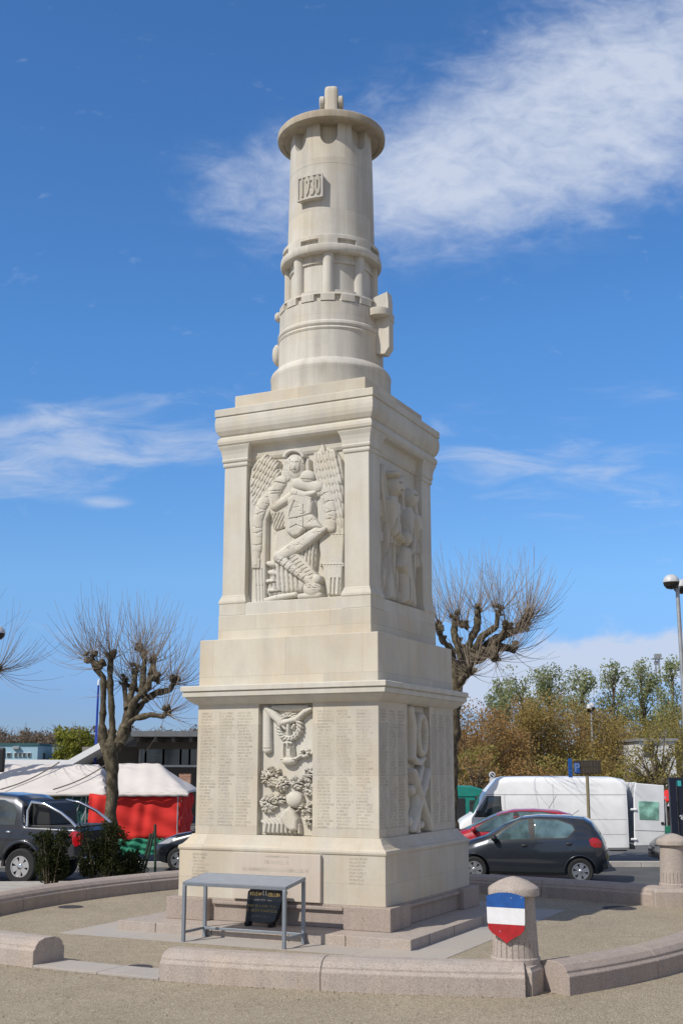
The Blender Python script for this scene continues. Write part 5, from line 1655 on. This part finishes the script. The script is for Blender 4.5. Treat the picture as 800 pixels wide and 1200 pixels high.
# stakes by the shrubs
for i, (u0, v0, u1, v1, lab) in enumerate(((182, 1017, 182, 966, 'upright dark green stake by the low wall'), (164, 1019, 177, 977, 'leaning dark green stake nearest the shrubs'), (168, 1018.5, 181, 974, 'leaning dark green stake crossing the upright one'))):
    Yk = 6.6 + .12 * i
    m = MB(); m.tube([at(u0, v0 + 8, Yk), at(u1, v1, Yk)], .028, 8); o = m.build('wooden_stake', GREEN_STAKE, smooth=50)
    tag(o, lab, 'stake', 'stakes beside the shrubs')

# =================================================================== TREES
def z35(zx, zy): return zx / 3.333, 680 + zy / 3.333          # picture points of the left tree
def z258(zx, zy): return 490 + zx / 2.58, 630 + zy / 2.58     # and of the right one


def pollard(label, Y, base, trunk, limbs, knobs, shoot, seed, conv, group, n_shoots=34, fan=1.0, zb=SQUARE):
    """pollarded plane: gnarled limbs, burred fists, sprays of thin shoots"""
    rg = random.Random(seed)
    o0 = at(*conv(*base), Y); org = Vector((o0.x, Y, zb))
    root = thing('pollarded_tree', label, 'tree', org, 0, group)
    def P(q, dy=0.0): v = at(*conv(*q), Y + dy); return v - org
    m = MB()
    tp = [Vector((0, 0, -.1))] + [P(q) for q, r in trunk]; tr_ = [trunk[0][1] * 1.35] + [r for q, r in trunk]
    def rough(pts, rad, step=.12, amp=.12):
        out, rr = [], []
        for i in range(len(pts) - 1):
            L = (pts[i + 1] - pts[i]).length; k = max(1, int(L / step))
            for j in range(k):
                t = j / k; p = pts[i].lerp(pts[i + 1], t); r = rad[i] + (rad[i + 1] - rad[i]) * t
                nz = mnoise.noise(p * 2.3 + Vector((seed, 0, 0)))
                out.append(p + Vector((mnoise.noise(p * 1.7 + Vector((0, seed, 3))), mnoise.noise(p * 1.7 + Vector((5, seed, 3))), 0)) * r * .5)
                rr.append(r * (1 + 1.1 * amp * nz + amp * rg.uniform(-.5, .7)))
        out.append(pts[-1]); rr.append(rad[-1])
        return out, rr
    a, b = rough(tp, tr_); m.tube(a, b, 12)
    tips = []
    for pts, rads in limbs:
        dy0 = 0.0; dy1 = rg.uniform(-1.1, 1.1)
        pp = [P(q, dy1 * (i / (len(pts) - 1)) ** 1.2) for i, q in enumerate(pts)]
        rr = np.interp(np.linspace(0, 1, len(pts)), np.linspace(0, 1, len(rads)), rads)
        a, b = rough(pp, list(rr), .09, .28); m.tube(a, b, 9)
        tips.append((pp[-1], (pp[-1] - pp[-2]).normalized()))
        for _ in range(2):                                    # old cut stubs along the limb
            i = rg.randrange(len(a) // 3, len(a)); m.blob(a[i] + Vector((rg.uniform(-1, 1), rg.uniform(-1, 1), rg.uniform(-.5, 1))) * b[i] * .8, b[i] * rg.uniform(.55, .85), 1, .8, freq=5)
    for q in knobs: 
        p = P(q, rg.uniform(-.7, .7)); tips.append((p, Vector((0, 0, 1)))); m.blob(p, .09, 2, .8, freq=5)
        near = min(tips[:-1], key=lambda t: (t[0] - p).length)[0]; m.tube([near.lerp(p, .0) - Vector((0, 0, .1)), near.lerp(p, .6) - Vector((0, 0, .05)), p], [.07, .06, .08], 7)
    for p, d in tips:
        for _ in range(7): m.blob(p + Vector((rg.uniform(-.12, .12), rg.uniform(-.12, .12), rg.uniform(-.12, .14))), rg.uniform(.055, .11), 1, .9, freq=5)
    m.build('trunk', BARK, root, smooth=60)
    s = MB()
    cx = sum(t[0].x for t in tips) / len(tips); cz = min(t[0].z for t in tips)
    for p, d in tips:
        for _ in range(n_shoots):
            out = Vector((p.x - cx, p.y, .7 * (p.z - cz)))
            g = Vector((rg.gauss(0, 1), rg.gauss(0, 1), rg.gauss(0, 1))).normalized()
            v = (out * .42 * fan + g * 1.25 + d * .30 + Vector((0, 0, .25))).normalized()
            L = shoot * rg.uniform(.45, 1.15) * (1.0 + .25 * max(0, v.z))
            st = p + g * .10; pts = [st]; cur = v.copy()
            for k in range(5):
                cur = (cur + Vector((0, 0, .17)) + Vector((rg.gauss(0, .05), rg.gauss(0, .05), rg.gauss(0, .05)))).normalized()
                pts.append(pts[-1] + cur * L / 5)
            s.tube(pts, [.009, .008, .0065, .005, .004, .003], 3, cap=False)
            if rg.random() < .35:
                k = rg.randrange(1, 4); c2 = (pts[k + 1] - pts[k]).normalized(); q = pts[k]
                side = (c2 + Vector((rg.gauss(0, .5), rg.gauss(0, .5), rg.gauss(0, .35)))).normalized()
                s.tube([q, q + side * L * .18, q + side * L * .33 + Vector((0, 0, L * .07))], [.006, .0045, .003], 3, cap=False)
    s.build('crown', TWIG, root, fix=False)
    return root


PG = 'pollarded plane trees on the square'
pollard('bare pollarded tree with a slim straight trunk behind the left stall', 14.0, (437, 1090),
        [((437, 900), .165), ((437, 760), .16), ((437, 700), .20), ((440, 655), .24), ((442, 630), .2)],
        [([(425, 670), (405, 610), (400, 560), (405, 450), (405, 380), (375, 345), (355, 300)], [.15, .10, .085, .08, .09]),
         ([(436, 660), (440, 600), (438, 520), (430, 420), (435, 296)], [.15, .10, .085, .08]),
         ([(452, 660), (485, 570), (510, 480), (525, 380), (528, 345)], [.15, .12, .09, .08]),
         ([(488, 575), (530, 470), (575, 415), (595, 345), (600, 310)], [.12, .10, .085, .08]),
         ([(545, 455), (558, 390), (568, 310), (553, 268)], [.09, .08, .07]),
         ([(470, 640), (495, 570), (560, 475), (610, 440), (665, 428), (680, 395)], [.13, .11, .085, .08]),
         ([(500, 560), (530, 540), (590, 525), (635, 532), (655, 510)], [.10, .08, .07, .07]),
         ([(500, 500), (490, 440), (484, 388)], [.08, .07, .07])],
        [(392, 330), (610, 385), (560, 440)], 1.55, 3, z35, PG, 36)
pollard('bare pollarded tree with thick twisted limbs behind the memorial', 14.6, (95, 1010),
        [((98, 800), .20), ((104, 560), .20), ((110, 470), .22), ((114, 420), .24)],
        [([(112, 450), (102, 370), (96, 335), (75, 315), (58, 270)], [.18, .12, .10, .09]),
         ([(118, 420), (130, 375), (150, 330), (178, 275), (180, 220)], [.20, .15, .11, .09]),
         ([(130, 372), (118, 320), (108, 290), (110, 240)], [.12, .10, .08]),
         ([(116, 440), (150, 378), (200, 352), (240, 330), (285, 335)], [.22, .18, .13, .10]),
         ([(205, 350), (225, 345), (232, 362)], [.12, .10, .10]),
         ([(155, 372), (195, 335), (240, 305), (300, 280), (335, 232)], [.18, .13, .11, .12]),
         ([(165, 345), (195, 298), (236, 268), (240, 218)], [.12, .10, .08]),
         ([(225, 325), (258, 300), (268, 270)], [.10, .09, .08]),
         ([(120, 440), (140, 420), (158, 408)], [.13, .12, .10])],
        [(135, 265), (318, 268), (328, 250)], 1.68, 5, z258, PG, 38)
pollard('pollarded tree at the left edge, only its shoots in view', 16.5, (-190, 1040),
        [((-190, 900), .17), ((-185, 700), .2), ((-180, 640), .22)],
        [([(-180, 650), (-120, 520), (-60, 430), (-4, 345)], [.14, .1, .08]), ([(-185, 640), (-200, 500), (-190, 350), (-170, 250)], [.14, .1, .08]),
         ([(-185, 640), (-260, 500), (-300, 330)], [.14, .1, .08])], [], 1.9, 9, z35, PG, 44)


def blob_pts(n, c, rad, sc=(1, 1, 1), shell=.35):
    v = RNG.normal(size=(n, 3)); v /= np.linalg.norm(v, axis=1)[:, None]
    r = RNG.uniform(0, 1, n) ** shell
    return np.asarray(c) + v * r[:, None] * rad * np.asarray(sc)


def leafy_tree(name, label, loc, h, w, leaf, n, size, group, trunk_r=.16, clear=.25, clumps=26, cat='tree', bark=None, seed=0, column=False, clump_r=.2):
    """trunk and forking branches; leaf-sized faces in uneven clumps round the branch ends"""
    rg = random.Random(seed + 100)
    root = thing(name, label, cat, loc, 0, group)
    m = MB(); ends = []
    top = h * (.93 if column else .62)
    lean = (rg.uniform(-.15, .15), rg.uniform(-.15, .15))
    m.tube([(0, 0, -.2), (lean[0] * .3, lean[1] * .3, h * .25), (lean[0], lean[1], top * .6), (lean[0] * 1.5, lean[1] * 1.5, top)], [trunk_r * 1.2, trunk_r, trunk_r * .6, trunk_r * .15], 8)
    for i in range(clumps):
        a = rg.uniform(0, 2 * PI)
        if column:
            t = rg.uniform(clear, 1.0); rr = w * (.25 + .85 * math.sin(PI * min(1, (1.04 - t) / (1.04 - clear) * .78 + .1))) * rg.uniform(.3, 1)
            e = Vector((rr * math.cos(a), rr * math.sin(a), h * t)); s0 = max(.1, t - rg.uniform(.12, .25))
        else:
            el = rg.uniform(-.15, 1.0); rr = w * math.cos(min(el, 1.4) * 1.2) * rg.uniform(.45, 1)
            e = Vector((rr * math.cos(a), rr * math.sin(a), h * (clear + .12) + (h * (1 - clear - .18)) * max(0, el) * rg.uniform(.75, 1.05))); s0 = rg.uniform(clear * .7, clear + .2)
        st = Vector((lean[0] * s0, lean[1] * s0, h * s0 * (1 if column else .9)))
        mid = st.lerp(e, .5) + Vector((rg.uniform(-.2, .2), rg.uniform(-.2, .2), .12 * (e - st).length))
        m.tube([st, mid, e], [trunk_r * .34, trunk_r * .2, trunk_r * .07], 5, cap=False); ends.append((e, mid))
    for e, mid in ends:
        for _ in range(5):
            d = Vector((rg.gauss(0, 1), rg.gauss(0, 1), rg.gauss(.5, .8))).normalized() * w * rg.uniform(.15, .38)
            q = mid.lerp(e, rg.uniform(.3, 1)); m.tube([q, q + d * .5 + Vector((0, 0, .03)), q + d], [trunk_r * .09, trunk_r * .06, trunk_r * .03], 3, cap=False)
    m.build('trunk', bark or BARK_DARK, root, smooth=60)
    per = max(1, n // len(ends)); P_ = []
    for e, mid in ends:
        k = rg.uniform(.5, 1.5); rr = w * clump_r * rg.uniform(.7, 1.5)
        P_.append(blob_pts(int(per * k), e, rr, (1, 1, .85 if not column else 1.2)))
        P_.append(blob_pts(int(per * k * .3), mid, rr * .8))
    me = leaf_mesh('crown', np.concatenate(P_), size)
    link('crown', me, leaf, root, uv=False)
    return root


BG = 'budding trees behind the square'
for i, (u, v, Y, w, lf, n, lab) in enumerate((
        (548, 818, 44, 3.3, LEAF_BROWN, 9500, 'rust brown budding tree just right of the memorial'),
        (590, 822, 50, 3.6, LEAF_BROWN, 9500, 'brown budding tree rising behind the round sign'),
        (630, 826, 47, 3.3, LEAF_OLIVE, 9500, 'olive brown budding tree above the middle of the van roof'),
        (668, 826, 52, 3.6, LEAF_BROWN, 9500, 'reddish brown budding tree behind the parking sign'),
        (706, 828, 49, 3.4, LEAF_OLIVE, 9500, 'olive budding tree right of the distant street lamp'),
        (742, 834, 54, 3.5, LEAF_MOSS, 8500, 'mossy green budding tree left of the white house'),
        (784, 832, 58, 3.6, LEAF_OLIVE, 6000, 'thin olive budding tree above the white house'),
        (822, 828, 52, 3.6, LEAF_MOSS, 8500, 'mossy budding tree cut by the right edge'))):
    p = at(u, v, Y)
    leafy_tree('budding_tree', lab, (p.x, Y, SQUARE), (p.z - SQUARE) * 1.04, w, lf, n, .062, BG, .2, .18, 34, seed=i, clump_r=.30)
# lower thicket in front of them
for i, (u, v, Y, w, lf, lab) in enumerate(((560, 872, 38, 1.8, LEAF_MOSS, 'low green-brown bush above the teal trailer'), (612, 880, 40, 2.4, LEAF_BROWN, 'low reddish bush above the front of the van roof'),
                                           (655, 884, 41, 2.4, LEAF_MOSS, 'low mossy bush left of the parking sign'), (704, 888, 42, 2.4, LEAF_OLIVE, 'low olive bush right of the parking sign'), (738, 897, 38, 1.5, LEAF_MOSS, 'low green bush above the open van door'))):
    p = at(u, v, Y)
    leafy_tree('thicket_bush', lab, (p.x, Y, SQUARE), p.z - SQUARE, w, lf, 4500, .068, 'low bushes behind the van', .08, .12, 24, 'bush', seed=40 + i, clump_r=.34)
p = at(768, 862, 34)
leafy_tree('bare_tree', 'pale bare tree with crooked branches in front of the white house', (p.x, 34, SQUARE), p.z * 1.25, 2.1, LEAF_MOSS, 2600, .06, None, .20, .2, 52, bark=bark_mat('pale_bark', (.10, .085, .06), (.18, .15, .11), (.26, .22, .16), 5), seed=77)
p = at(563, 880, 33)
leafy_tree('bare_tree', 'dark forked tree rising behind the teal trailer', (p.x - .3, 33, SQUARE), p.z * 1.25, 1.6, LEAF_BROWN, 700, .06, None, .17, .25, 22, seed=78)
for i, (u, v, lab) in enumerate(((588, 806, 'sparse poplar nearest the pollarded limbs'), (611, 793, 'poplar left of the gap in the poplar row'), (643, 789, 'slim poplar second right of the pollarded tree'), (681, 792, 'round topped poplar above the distant lamp'),
                                 (718, 786, 'broad dark poplar in the middle of the row'), (752, 782, 'tall loose poplar left of the lattice mast'), (787, 779, 'tall green poplar right of the lattice mast'), (825, 782, 'poplar beyond the right edge lamp'))):
    Y = 92 + (i % 3) * 3; p = at(u, v, Y)
    leafy_tree('poplar', lab, (p.x, Y, -.3), p.z + .6, 1.6 + .25 * (i % 3), LEAF_POPLAR, 3600, .115, 'poplars in a row', .22, .30, 40, seed=60 + i, column=True, clump_r=.36)
# left background
p = at(91, 850, 70)
leafy_tree('lime_green_tree', 'fresh lime green tree between the shed and the blue pole', (p.x, 70, -.3), p.z * 1.12, 1.9, LEAF_LIME, 5500, .11, None, .2, .12, 40, seed=90, clump_r=.30)
p = at(76, 855, 72); leafy_tree('lime_green_tree', 'small yellow-green tree left of the lime green tree', (p.x, 72, -.3), p.z * 1.12, 1.1, LEAF_LIME, 2600, .11, None, .14, .12, 24, seed=91, clump_r=.34)

wood = MB(); rg = random.Random(17); LP = []
for i in range(380):
    Y = rg.uniform(112, 140); u = rg.uniform(-140, 560); p = at(u, rg.uniform(849, 858), Y)
    hgt = p.z * rg.uniform(.85, 1.0)
    wood.tube([(p.x, Y, -1), (p.x + rg.uniform(-.3, .3), Y, hgt * .5), (p.x + rg.uniform(-.5, .5), Y, hgt)], [.16, .10, .03], 4, cap=False)
    for _ in range(12):
        t = rg.uniform(.3, .95); q = Vector((p.x, Y, hgt * t)); d = Vector((rg.gauss(0, .6), rg.gauss(0, .5), rg.uniform(.5, 1.2))) * hgt * .16
        wood.tube([q, q + d], [.05, .015], 3, cap=False)
    LP.append(blob_pts(320, (p.x, Y, hgt * .66), hgt * .36, (.5, .5, 1), .6))
tag(wood.build('far_wood', BARK_DARK, fix=False), 'far off bare woodland along the skyline', 'wood', kind='stuff')
w_ = link('far_wood_twigs', leaf_mesh('twigs', np.concatenate(LP), .16, 0, 1.6), LEAF_WOOD, uv=False)
w_.parent = bpy.data.objects['far_wood']; w_.name = 'twigs'

# dark shrubs between the low wall and the pickup
def shrub(label, u0, u1, v_top, Y, n, seed, lf=LEAF_BUSH):
    rg = random.Random(seed)
    a, b, tpt = at(u0, 1000, Y), at(u1, 1000, Y), at((u0 + u1) / 2, v_top, Y)
    w, h = (b.x - a.x) / 2, tpt.z - ROAD
    root = thing('shrub', label, 'shrub', ((a.x + b.x) / 2, Y, ROAD), 0, 'dark shrubs behind the low wall')
    m = MB(); P_ = []
    for i in range(26):
        e = Vector((rg.uniform(-w, w), rg.uniform(-.45, .45), h * rg.uniform(.3, 1.0)))
        e.x *= 1 - .25 * (e.z / h); st = Vector((e.x * .3, e.y * .3, 0)); mid = st.lerp(e, .6) + Vector((0, 0, .1))
        m.tube([st, mid, e], [.018, .012, .005], 4, cap=False)
        for q, r_, k in ((e, .17, 1.0), (mid, .20, .8)): P_.append(blob_pts(int(n / 26 * k / 1.8), q, r_ * rg.uniform(.7, 1.3)))
        t = e + Vector((rg.gauss(0, .1), rg.gauss(0, .1), rg.uniform(.05, .2))); m.tube([e, t], [.005, .003], 3, cap=False)
        P_.append(np.array([e.lerp(t, rg.random()) for _ in range(14)]) + RNG.normal(size=(14, 3)) * .02)
    m.build('stems', BARK_DARK, root)
    link('foliage', leaf_mesh('foliage', np.concatenate(P_), .027, 0, 1.7), lf, root, uv=False)


shrub('dark evergreen shrub beside the pickup wheel', 42, 80, 978, 5.9, 3800, 1)
shrub('dark evergreen shrub below the red cloth', 94, 148, 970, 6.3, 4400, 2)
shrub('small low shrub at the foot of the stakes', 138, 168, 1000, 6.7, 1500, 3)

# =================================================================== PERSON at the teal trailer (mostly behind the van)
def person(label, loc, rz, h, top_mat, leg_mat, hair, skin):
    s = h / 1.72
    J = {'pelvis': (0, 0, .95), 'waist': (0, .01, 1.08), 'chest': (0, .0, 1.30), 'neck': (0, 0, 1.45), 'head0': (0, -.01, 1.53), 'head1': (0, -.02, 1.64),
         'shl': (.17, 0, 1.40), 'ell': (.23, -.02, 1.13), 'wrl': (.20, -.18, .96), 'hal': (.18, -.25, .93), 'shr': (-.17, 0, 1.40), 'elr': (-.24, -.03, 1.14), 'wrr': (-.19, -.22, 1.05), 'har': (-.16, -.29, 1.05),
         'hil': (.09, 0, .92), 'knl': (.10, -.02, .50), 'anl': (.10, .02, .09), 'tol': (.11, -.14, .04), 'hir': (-.09, 0, .92), 'knr': (-.10, -.03, .50), 'anr': (-.10, .01, .09), 'tor': (-.11, -.15, .04)}
    Rr = {'pelvis': .14, 'waist': .125, 'chest': .15, 'neck': .055, 'head0': .085, 'head1': .095, 'shl': .07, 'ell': .045, 'wrl': .032, 'hal': .038, 'shr': .07, 'elr': .045, 'wrr': .032, 'har': .038,
          'hil': .09, 'knl': .062, 'anl': .045, 'tol': .04, 'hir': .09, 'knr': .062, 'anr': .045, 'tor': .04}
    E_ = [('pelvis', 'waist'), ('waist', 'chest'), ('chest', 'neck'), ('neck', 'head0'), ('head0', 'head1'), ('chest', 'shl'), ('shl', 'ell'), ('ell', 'wrl'), ('wrl', 'hal'), ('chest', 'shr'), ('shr', 'elr'), ('elr', 'wrr'), ('wrr', 'har'),
          ('pelvis', 'hil'), ('hil', 'knl'), ('knl', 'anl'), ('anl', 'tol'), ('pelvis', 'hir'), ('hir', 'knr'), ('knr', 'anr'), ('anr', 'tor')]
    ks = list(J); me = bpy.data.meshes.new('body'); me.from_pydata([tuple(c * s for c in J[k]) for k in ks], [(ks.index(a), ks.index(b)) for a, b in E_], [])
    o = bpy.data.objects.new('tmp', me); COL.objects.link(o)
    md = o.modifiers.new('skin', 'SKIN')
    for i, k in enumerate(ks):
        sv = me.skin_vertices[0].data[i]; sv.radius = (Rr[k] * s, Rr[k] * s * (.72 if k in ('chest', 'waist', 'pelvis') else 1)); sv.use_root = k == 'pelvis'
    sb = o.modifiers.new('sub', 'SUBSURF'); sb.levels = sb.render_levels = 2
    bpy.context.view_layer.update()
    bm_ = bpy.data.meshes.new_from_object(o.evaluated_get(bpy.context.evaluated_depsgraph_get())); bpy.data.objects.remove(o)
    bm_.materials.clear()
    r = link('person', bm_, [skin, top_mat, leg_mat], None, smooth=180)
    for f in bm_.polygons:
        c = f.center
        f.material_index = 0 if c.z > 1.44 * s or (abs(c.x) > .13 * s and c.z < 1.12 * s and c.y < -.1 * s) else (2 if c.z < .96 * s else 1)
    r.location = loc; r.rotation_euler = (0, 0, rz); tag(r, label, 'person')
    hm = MB(); hm.blob((0, .015 * s, 1.66 * s), .115 * s, 2, .12, (1, 1.05, .95)); hh = hm.build('hair', hair, r, smooth=80)
    fm = MB()
    for sx_ in (-.032, .032): fm.blob((sx_ * s, -.105 * s, 1.63 * s), .012 * s, 1)
    fm.build('eyes', DARK_PLASTIC, r)
    MB().blob((0, -.115 * s, 1.60 * s), .017 * s, 1, 0, (.8, 1, 1.3)).build('nose', skin, r, smooth=80)
    return r


pp = at(560.5, 934, 21.0)
person('person in a pink top and dark hair by the teal trailer, partly behind the van', (pp.x, 21.0, SQUARE), R(20), 1.78, simple('pink_top', (.50, .16, .17), .9, var=.3, scale=20), simple('dark_trousers', (.03, .03, .045), .9),
       simple('dark_hair', (.012, .010, .009), .6), simple('skin', (.42, .25, .18), .6))

# =================================================================== SKY, SUN, CAMERA
SUN_AZ, SUN_EL = 232.0, 43.5
W = bpy.data.worlds.new('World'); SC.world = W; W.use_nodes = True
nt = W.node_tree; bg = nt.nodes['Background']
sky = nt.nodes.new('ShaderNodeTexSky'); sky.sky_type = 'NISHITA'; sky.sun_disc = False
sky.sun_elevation = R(SUN_EL); sky.sun_rotation = R(SUN_AZ); sky.altitude = 50
sky.air_density = 1.0; sky.dust_density = .15; sky.ozone_density = 1.6


def wn(t, **k):
    n_ = nt.nodes.new(t)
    for a, b in k.items(): setattr(n_, a, b)
    return n_


def wm(op, a, b=0.0, clamp=False):
    x = wn('ShaderNodeMath', operation=op, use_clamp=clamp)
    for s, v in ((x.inputs[0], a), (x.inputs[1], b)):
        if isinstance(v, (int, float)): s.default_value = v
        else: nt.links.new(v, s)
    return x.outputs[0]


tcw = wn('ShaderNodeTexCoord'); sep = wn('ShaderNodeSeparateXYZ'); nt.links.new(tcw.outputs['Generated'], sep.inputs[0])
az = wm('DIVIDE', sep.outputs[0], wm('MAXIMUM', sep.outputs[1], .05)); el = wm('DIVIDE', sep.outputs[2], wm('MAXIMUM', sep.outputs[1], .05))
front = wm('GREATER_THAN', sep.outputs[1], .05)


def wnoise(scale, detail, rough, vec=None, dist=0.0, sc=(1, 1, 1), rot=0.0):
    mp = wn('ShaderNodeMapping'); mp.inputs['Scale'].default_value = sc; mp.inputs['Rotation'].default_value = (0, 0, rot)
    nt.links.new(vec, mp.inputs['Vector'])
    x = wn('ShaderNodeTexNoise'); x.inputs['Scale'].default_value = scale; x.inputs['Detail'].default_value = detail
    x.inputs['Roughness'].default_value = rough; x.inputs['Distortion'].default_value = dist
    nt.links.new(mp.outputs[0], x.inputs['Vector']); return x.outputs['Fac']


cmb = wn('ShaderNodeCombineXYZ'); nt.links.new(az, cmb.inputs[0]); nt.links.new(el, cmb.inputs[1])
FLAT = cmb.outputs[0]


def patch(u, v, ru, rv, rot, amp):
    """a soft elliptical patch of sky, centred on a direction"""
    r_ = ray(u, v); ca, ce = r_.x / r_.y, r_.z / r_.y
    dx, dy = wm('SUBTRACT', az, ca), wm('SUBTRACT', el, ce); c, s = math.cos(rot), math.sin(rot)
    p = wm('DIVIDE', wm('ADD', wm('MULTIPLY', dx, c), wm('MULTIPLY', dy, s)), ru / F_PX * 1.08)
    q = wm('DIVIDE', wm('ADD', wm('MULTIPLY', dx, -s), wm('MULTIPLY', dy, c)), rv / F_PX * 1.08)
    d = wm('ADD', wm('MULTIPLY', p, p), wm('MULTIPLY', q, q))
    return wm('MULTIPLY', wm('DIVIDE', 1.0, wm('ADD', 1.0, wm('MULTIPLY', d, d))), amp)


def wsum(l):
    a = l[0]
    for b in l[1:]: a = wm('ADD', a, b)
    return a


def ramp01(x, lo, hi):
    m_ = wn('ShaderNodeMapRange', interpolation_type='SMOOTHSTEP'); m_.inputs[1].default_value = lo; m_.inputs[2].default_value = hi
    nt.links.new(x, m_.inputs[0]); return m_.outputs[0]


cir = wnoise(9.0, 8, .62, FLAT, .8, (1, 1.7, 1), R(-22))
fin = wnoise(30.0, 7, .6, FLAT, .5, (1, 1.8, 1), R(-22))
cov1 = wsum([patch(650, 150, 240, 100, R(18), 1.0), patch(470, 205, 150, 75, R(12), .55), patch(310, 215, 110, 55, R(8), .5), patch(770, 50, 180, 100, R(20), .85), patch(620, 230, 200, 40, R(12), .4), patch(30, 150, 80, 40, 0, .12)])
tex1 = wm('ADD', wm('MULTIPLY', cir, .56), wm('MULTIPLY', fin, .44))
c1 = wm('ADD', wm('MULTIPLY', ramp01(wm('ADD', tex1, wm('MULTIPLY', cov1, .25)), .47, 1.10), .95), wm('MULTIPLY', ramp01(cov1, .2, 1.9), .20), True)
c1 = wm('MULTIPLY', c1, ramp01(cov1, .10, .50))
cir2 = wnoise(11.0, 7, .6, FLAT, .6, (1, 4.0, 1), R(3))
cov2 = wsum([patch(80, 516, 200, 30, R(-2), .95), patch(20, 565, 85, 22, 0, .85), patch(124, 589, 26, 8, 0, .9), patch(150, 478, 120, 16, R(8), .5), patch(620, 550, 230, 60, R(-8), .5), patch(720, 450, 120, 25, R(-10), .25), patch(700, 560, 120, 16, R(-8), .3), patch(80, 735, 200, 8, R(-4), .3)])
c2 = ramp01(wm('ADD', cir2, wm('MULTIPLY', cov2, .33)), .57, 1.10)
c2 = wm('MULTIPLY', c2, ramp01(cov2, .08, .45))
cum = wnoise(20.0, 8, .60, FLAT, .3, (1, 1.5, 1))
cov3 = wsum([patch(700, 782, 190, 30, R(9), 1.0), patch(770, 765, 80, 22, 0, .5), patch(560, 800, 120, 26, 0, .6), patch(640, 765, 60, 14, 0, .4)])
c3 = ramp01(wm('ADD', cum, wm('MULTIPLY', cov3, .38)), .62, .98)
cl = wm('MULTIPLY', wm('SUBTRACT', 1.0, wm('MULTIPLY', wm('SUBTRACT', 1.0, wm('MULTIPLY', c1, .92)), wm('MULTIPLY', wm('SUBTRACT', 1.0, wm('MULTIPLY', c2, .70)), wm('SUBTRACT', 1.0, wm('MULTIPLY', c3, .84))))), front)
hs = wn('ShaderNodeHueSaturation'); hs.inputs['Hue'].default_value = .5; hs.inputs['Saturation'].default_value = 1.12; hs.inputs['Value'].default_value = 1.0
nt.links.new(sky.outputs[0], hs.inputs['Color'])
mx = wn('ShaderNodeMix', data_type='RGBA'); nt.links.new(cl, mx.inputs[0])
# clear deep air: the tint of the blue changes with height above the horizon
rp = wn('ShaderNodeValToRGB'); er = rp.color_ramp.elements
for i_, (p_, c_) in enumerate(((0.0, (.33, .47, .90)), (.05, (.37, .52, .97)), (.152, (.64, .88, 1.17)), (.347, (.66, 1.03, 1.36)), (.60, (.67, 1.0, 1.32)), (1.0, (.75, 1.0, 1.2)))):
    e_ = er[i_] if i_ < 2 else er.new(p_)
    e_.position = p_; e_.color = tuple(x / 1.5 for x in c_) + (1,)
nt.links.new(sep.outputs[2], rp.inputs[0])
gm = wn('ShaderNodeMix', data_type='RGBA', blend_type='MULTIPLY'); gm.inputs[0].default_value = 1.0
nt.links.new(hs.outputs[0], gm.inputs[6]); nt.links.new(rp.outputs[0], gm.inputs[7])
gs = wn('ShaderNodeVectorMath', operation='SCALE'); gs.inputs['Scale'].default_value = 1.5; nt.links.new(gm.outputs[2], gs.inputs[0])
nt.links.new(gs.outputs[0], mx.inputs[6]); mx.inputs[7].default_value = (5.1, 5.65, 6.8, 1)
# broken warm cloud added out of view, behind and beside, to fill the shade
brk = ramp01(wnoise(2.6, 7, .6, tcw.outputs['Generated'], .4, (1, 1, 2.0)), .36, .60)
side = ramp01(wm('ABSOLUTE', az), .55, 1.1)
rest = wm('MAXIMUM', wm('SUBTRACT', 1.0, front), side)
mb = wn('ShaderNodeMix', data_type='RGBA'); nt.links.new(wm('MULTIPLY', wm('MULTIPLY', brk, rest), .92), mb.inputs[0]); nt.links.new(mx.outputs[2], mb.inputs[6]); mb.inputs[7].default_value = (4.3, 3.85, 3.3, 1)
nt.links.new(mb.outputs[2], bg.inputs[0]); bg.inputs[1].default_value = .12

sl_ = bpy.data.lights.new('sun', 'SUN'); sl_.energy = 3.85; sl_.angle = R(.53); sl_.color = (1.0, .94, .845)
so_ = bpy.data.objects.new('sun', sl_); COL.objects.link(so_)
sd = Vector((math.sin(R(SUN_AZ)) * math.cos(R(SUN_EL)), math.cos(R(SUN_AZ)) * math.cos(R(SUN_EL)), math.sin(R(SUN_EL))))
so_.rotation_euler = sd.to_track_quat('Z', 'Y').to_euler(); so_.location = (-20, -20, 30)

cam = bpy.data.cameras.new('camera'); co_ = bpy.data.objects.new('camera', cam); COL.objects.link(co_); SC.camera = co_
co_.location = (0, CAM_Y, CAM_Z); co_.rotation_euler = (PI / 2 + PITCH, 0, -YAW)
cam.sensor_fit = 'VERTICAL'; cam.sensor_height = 36; cam.lens = 36 * F_PX / 1200; cam.clip_start = .1; cam.clip_end = 3000
SC.view_settings.view_transform = 'Standard'; SC.view_settings.look = 'None'; SC.view_settings.exposure = 0.0; SC.view_settings.gamma = 1.0
SC.render.film_transparent = False
try: SC.cycles.use_denoising = True
except Exception: pass
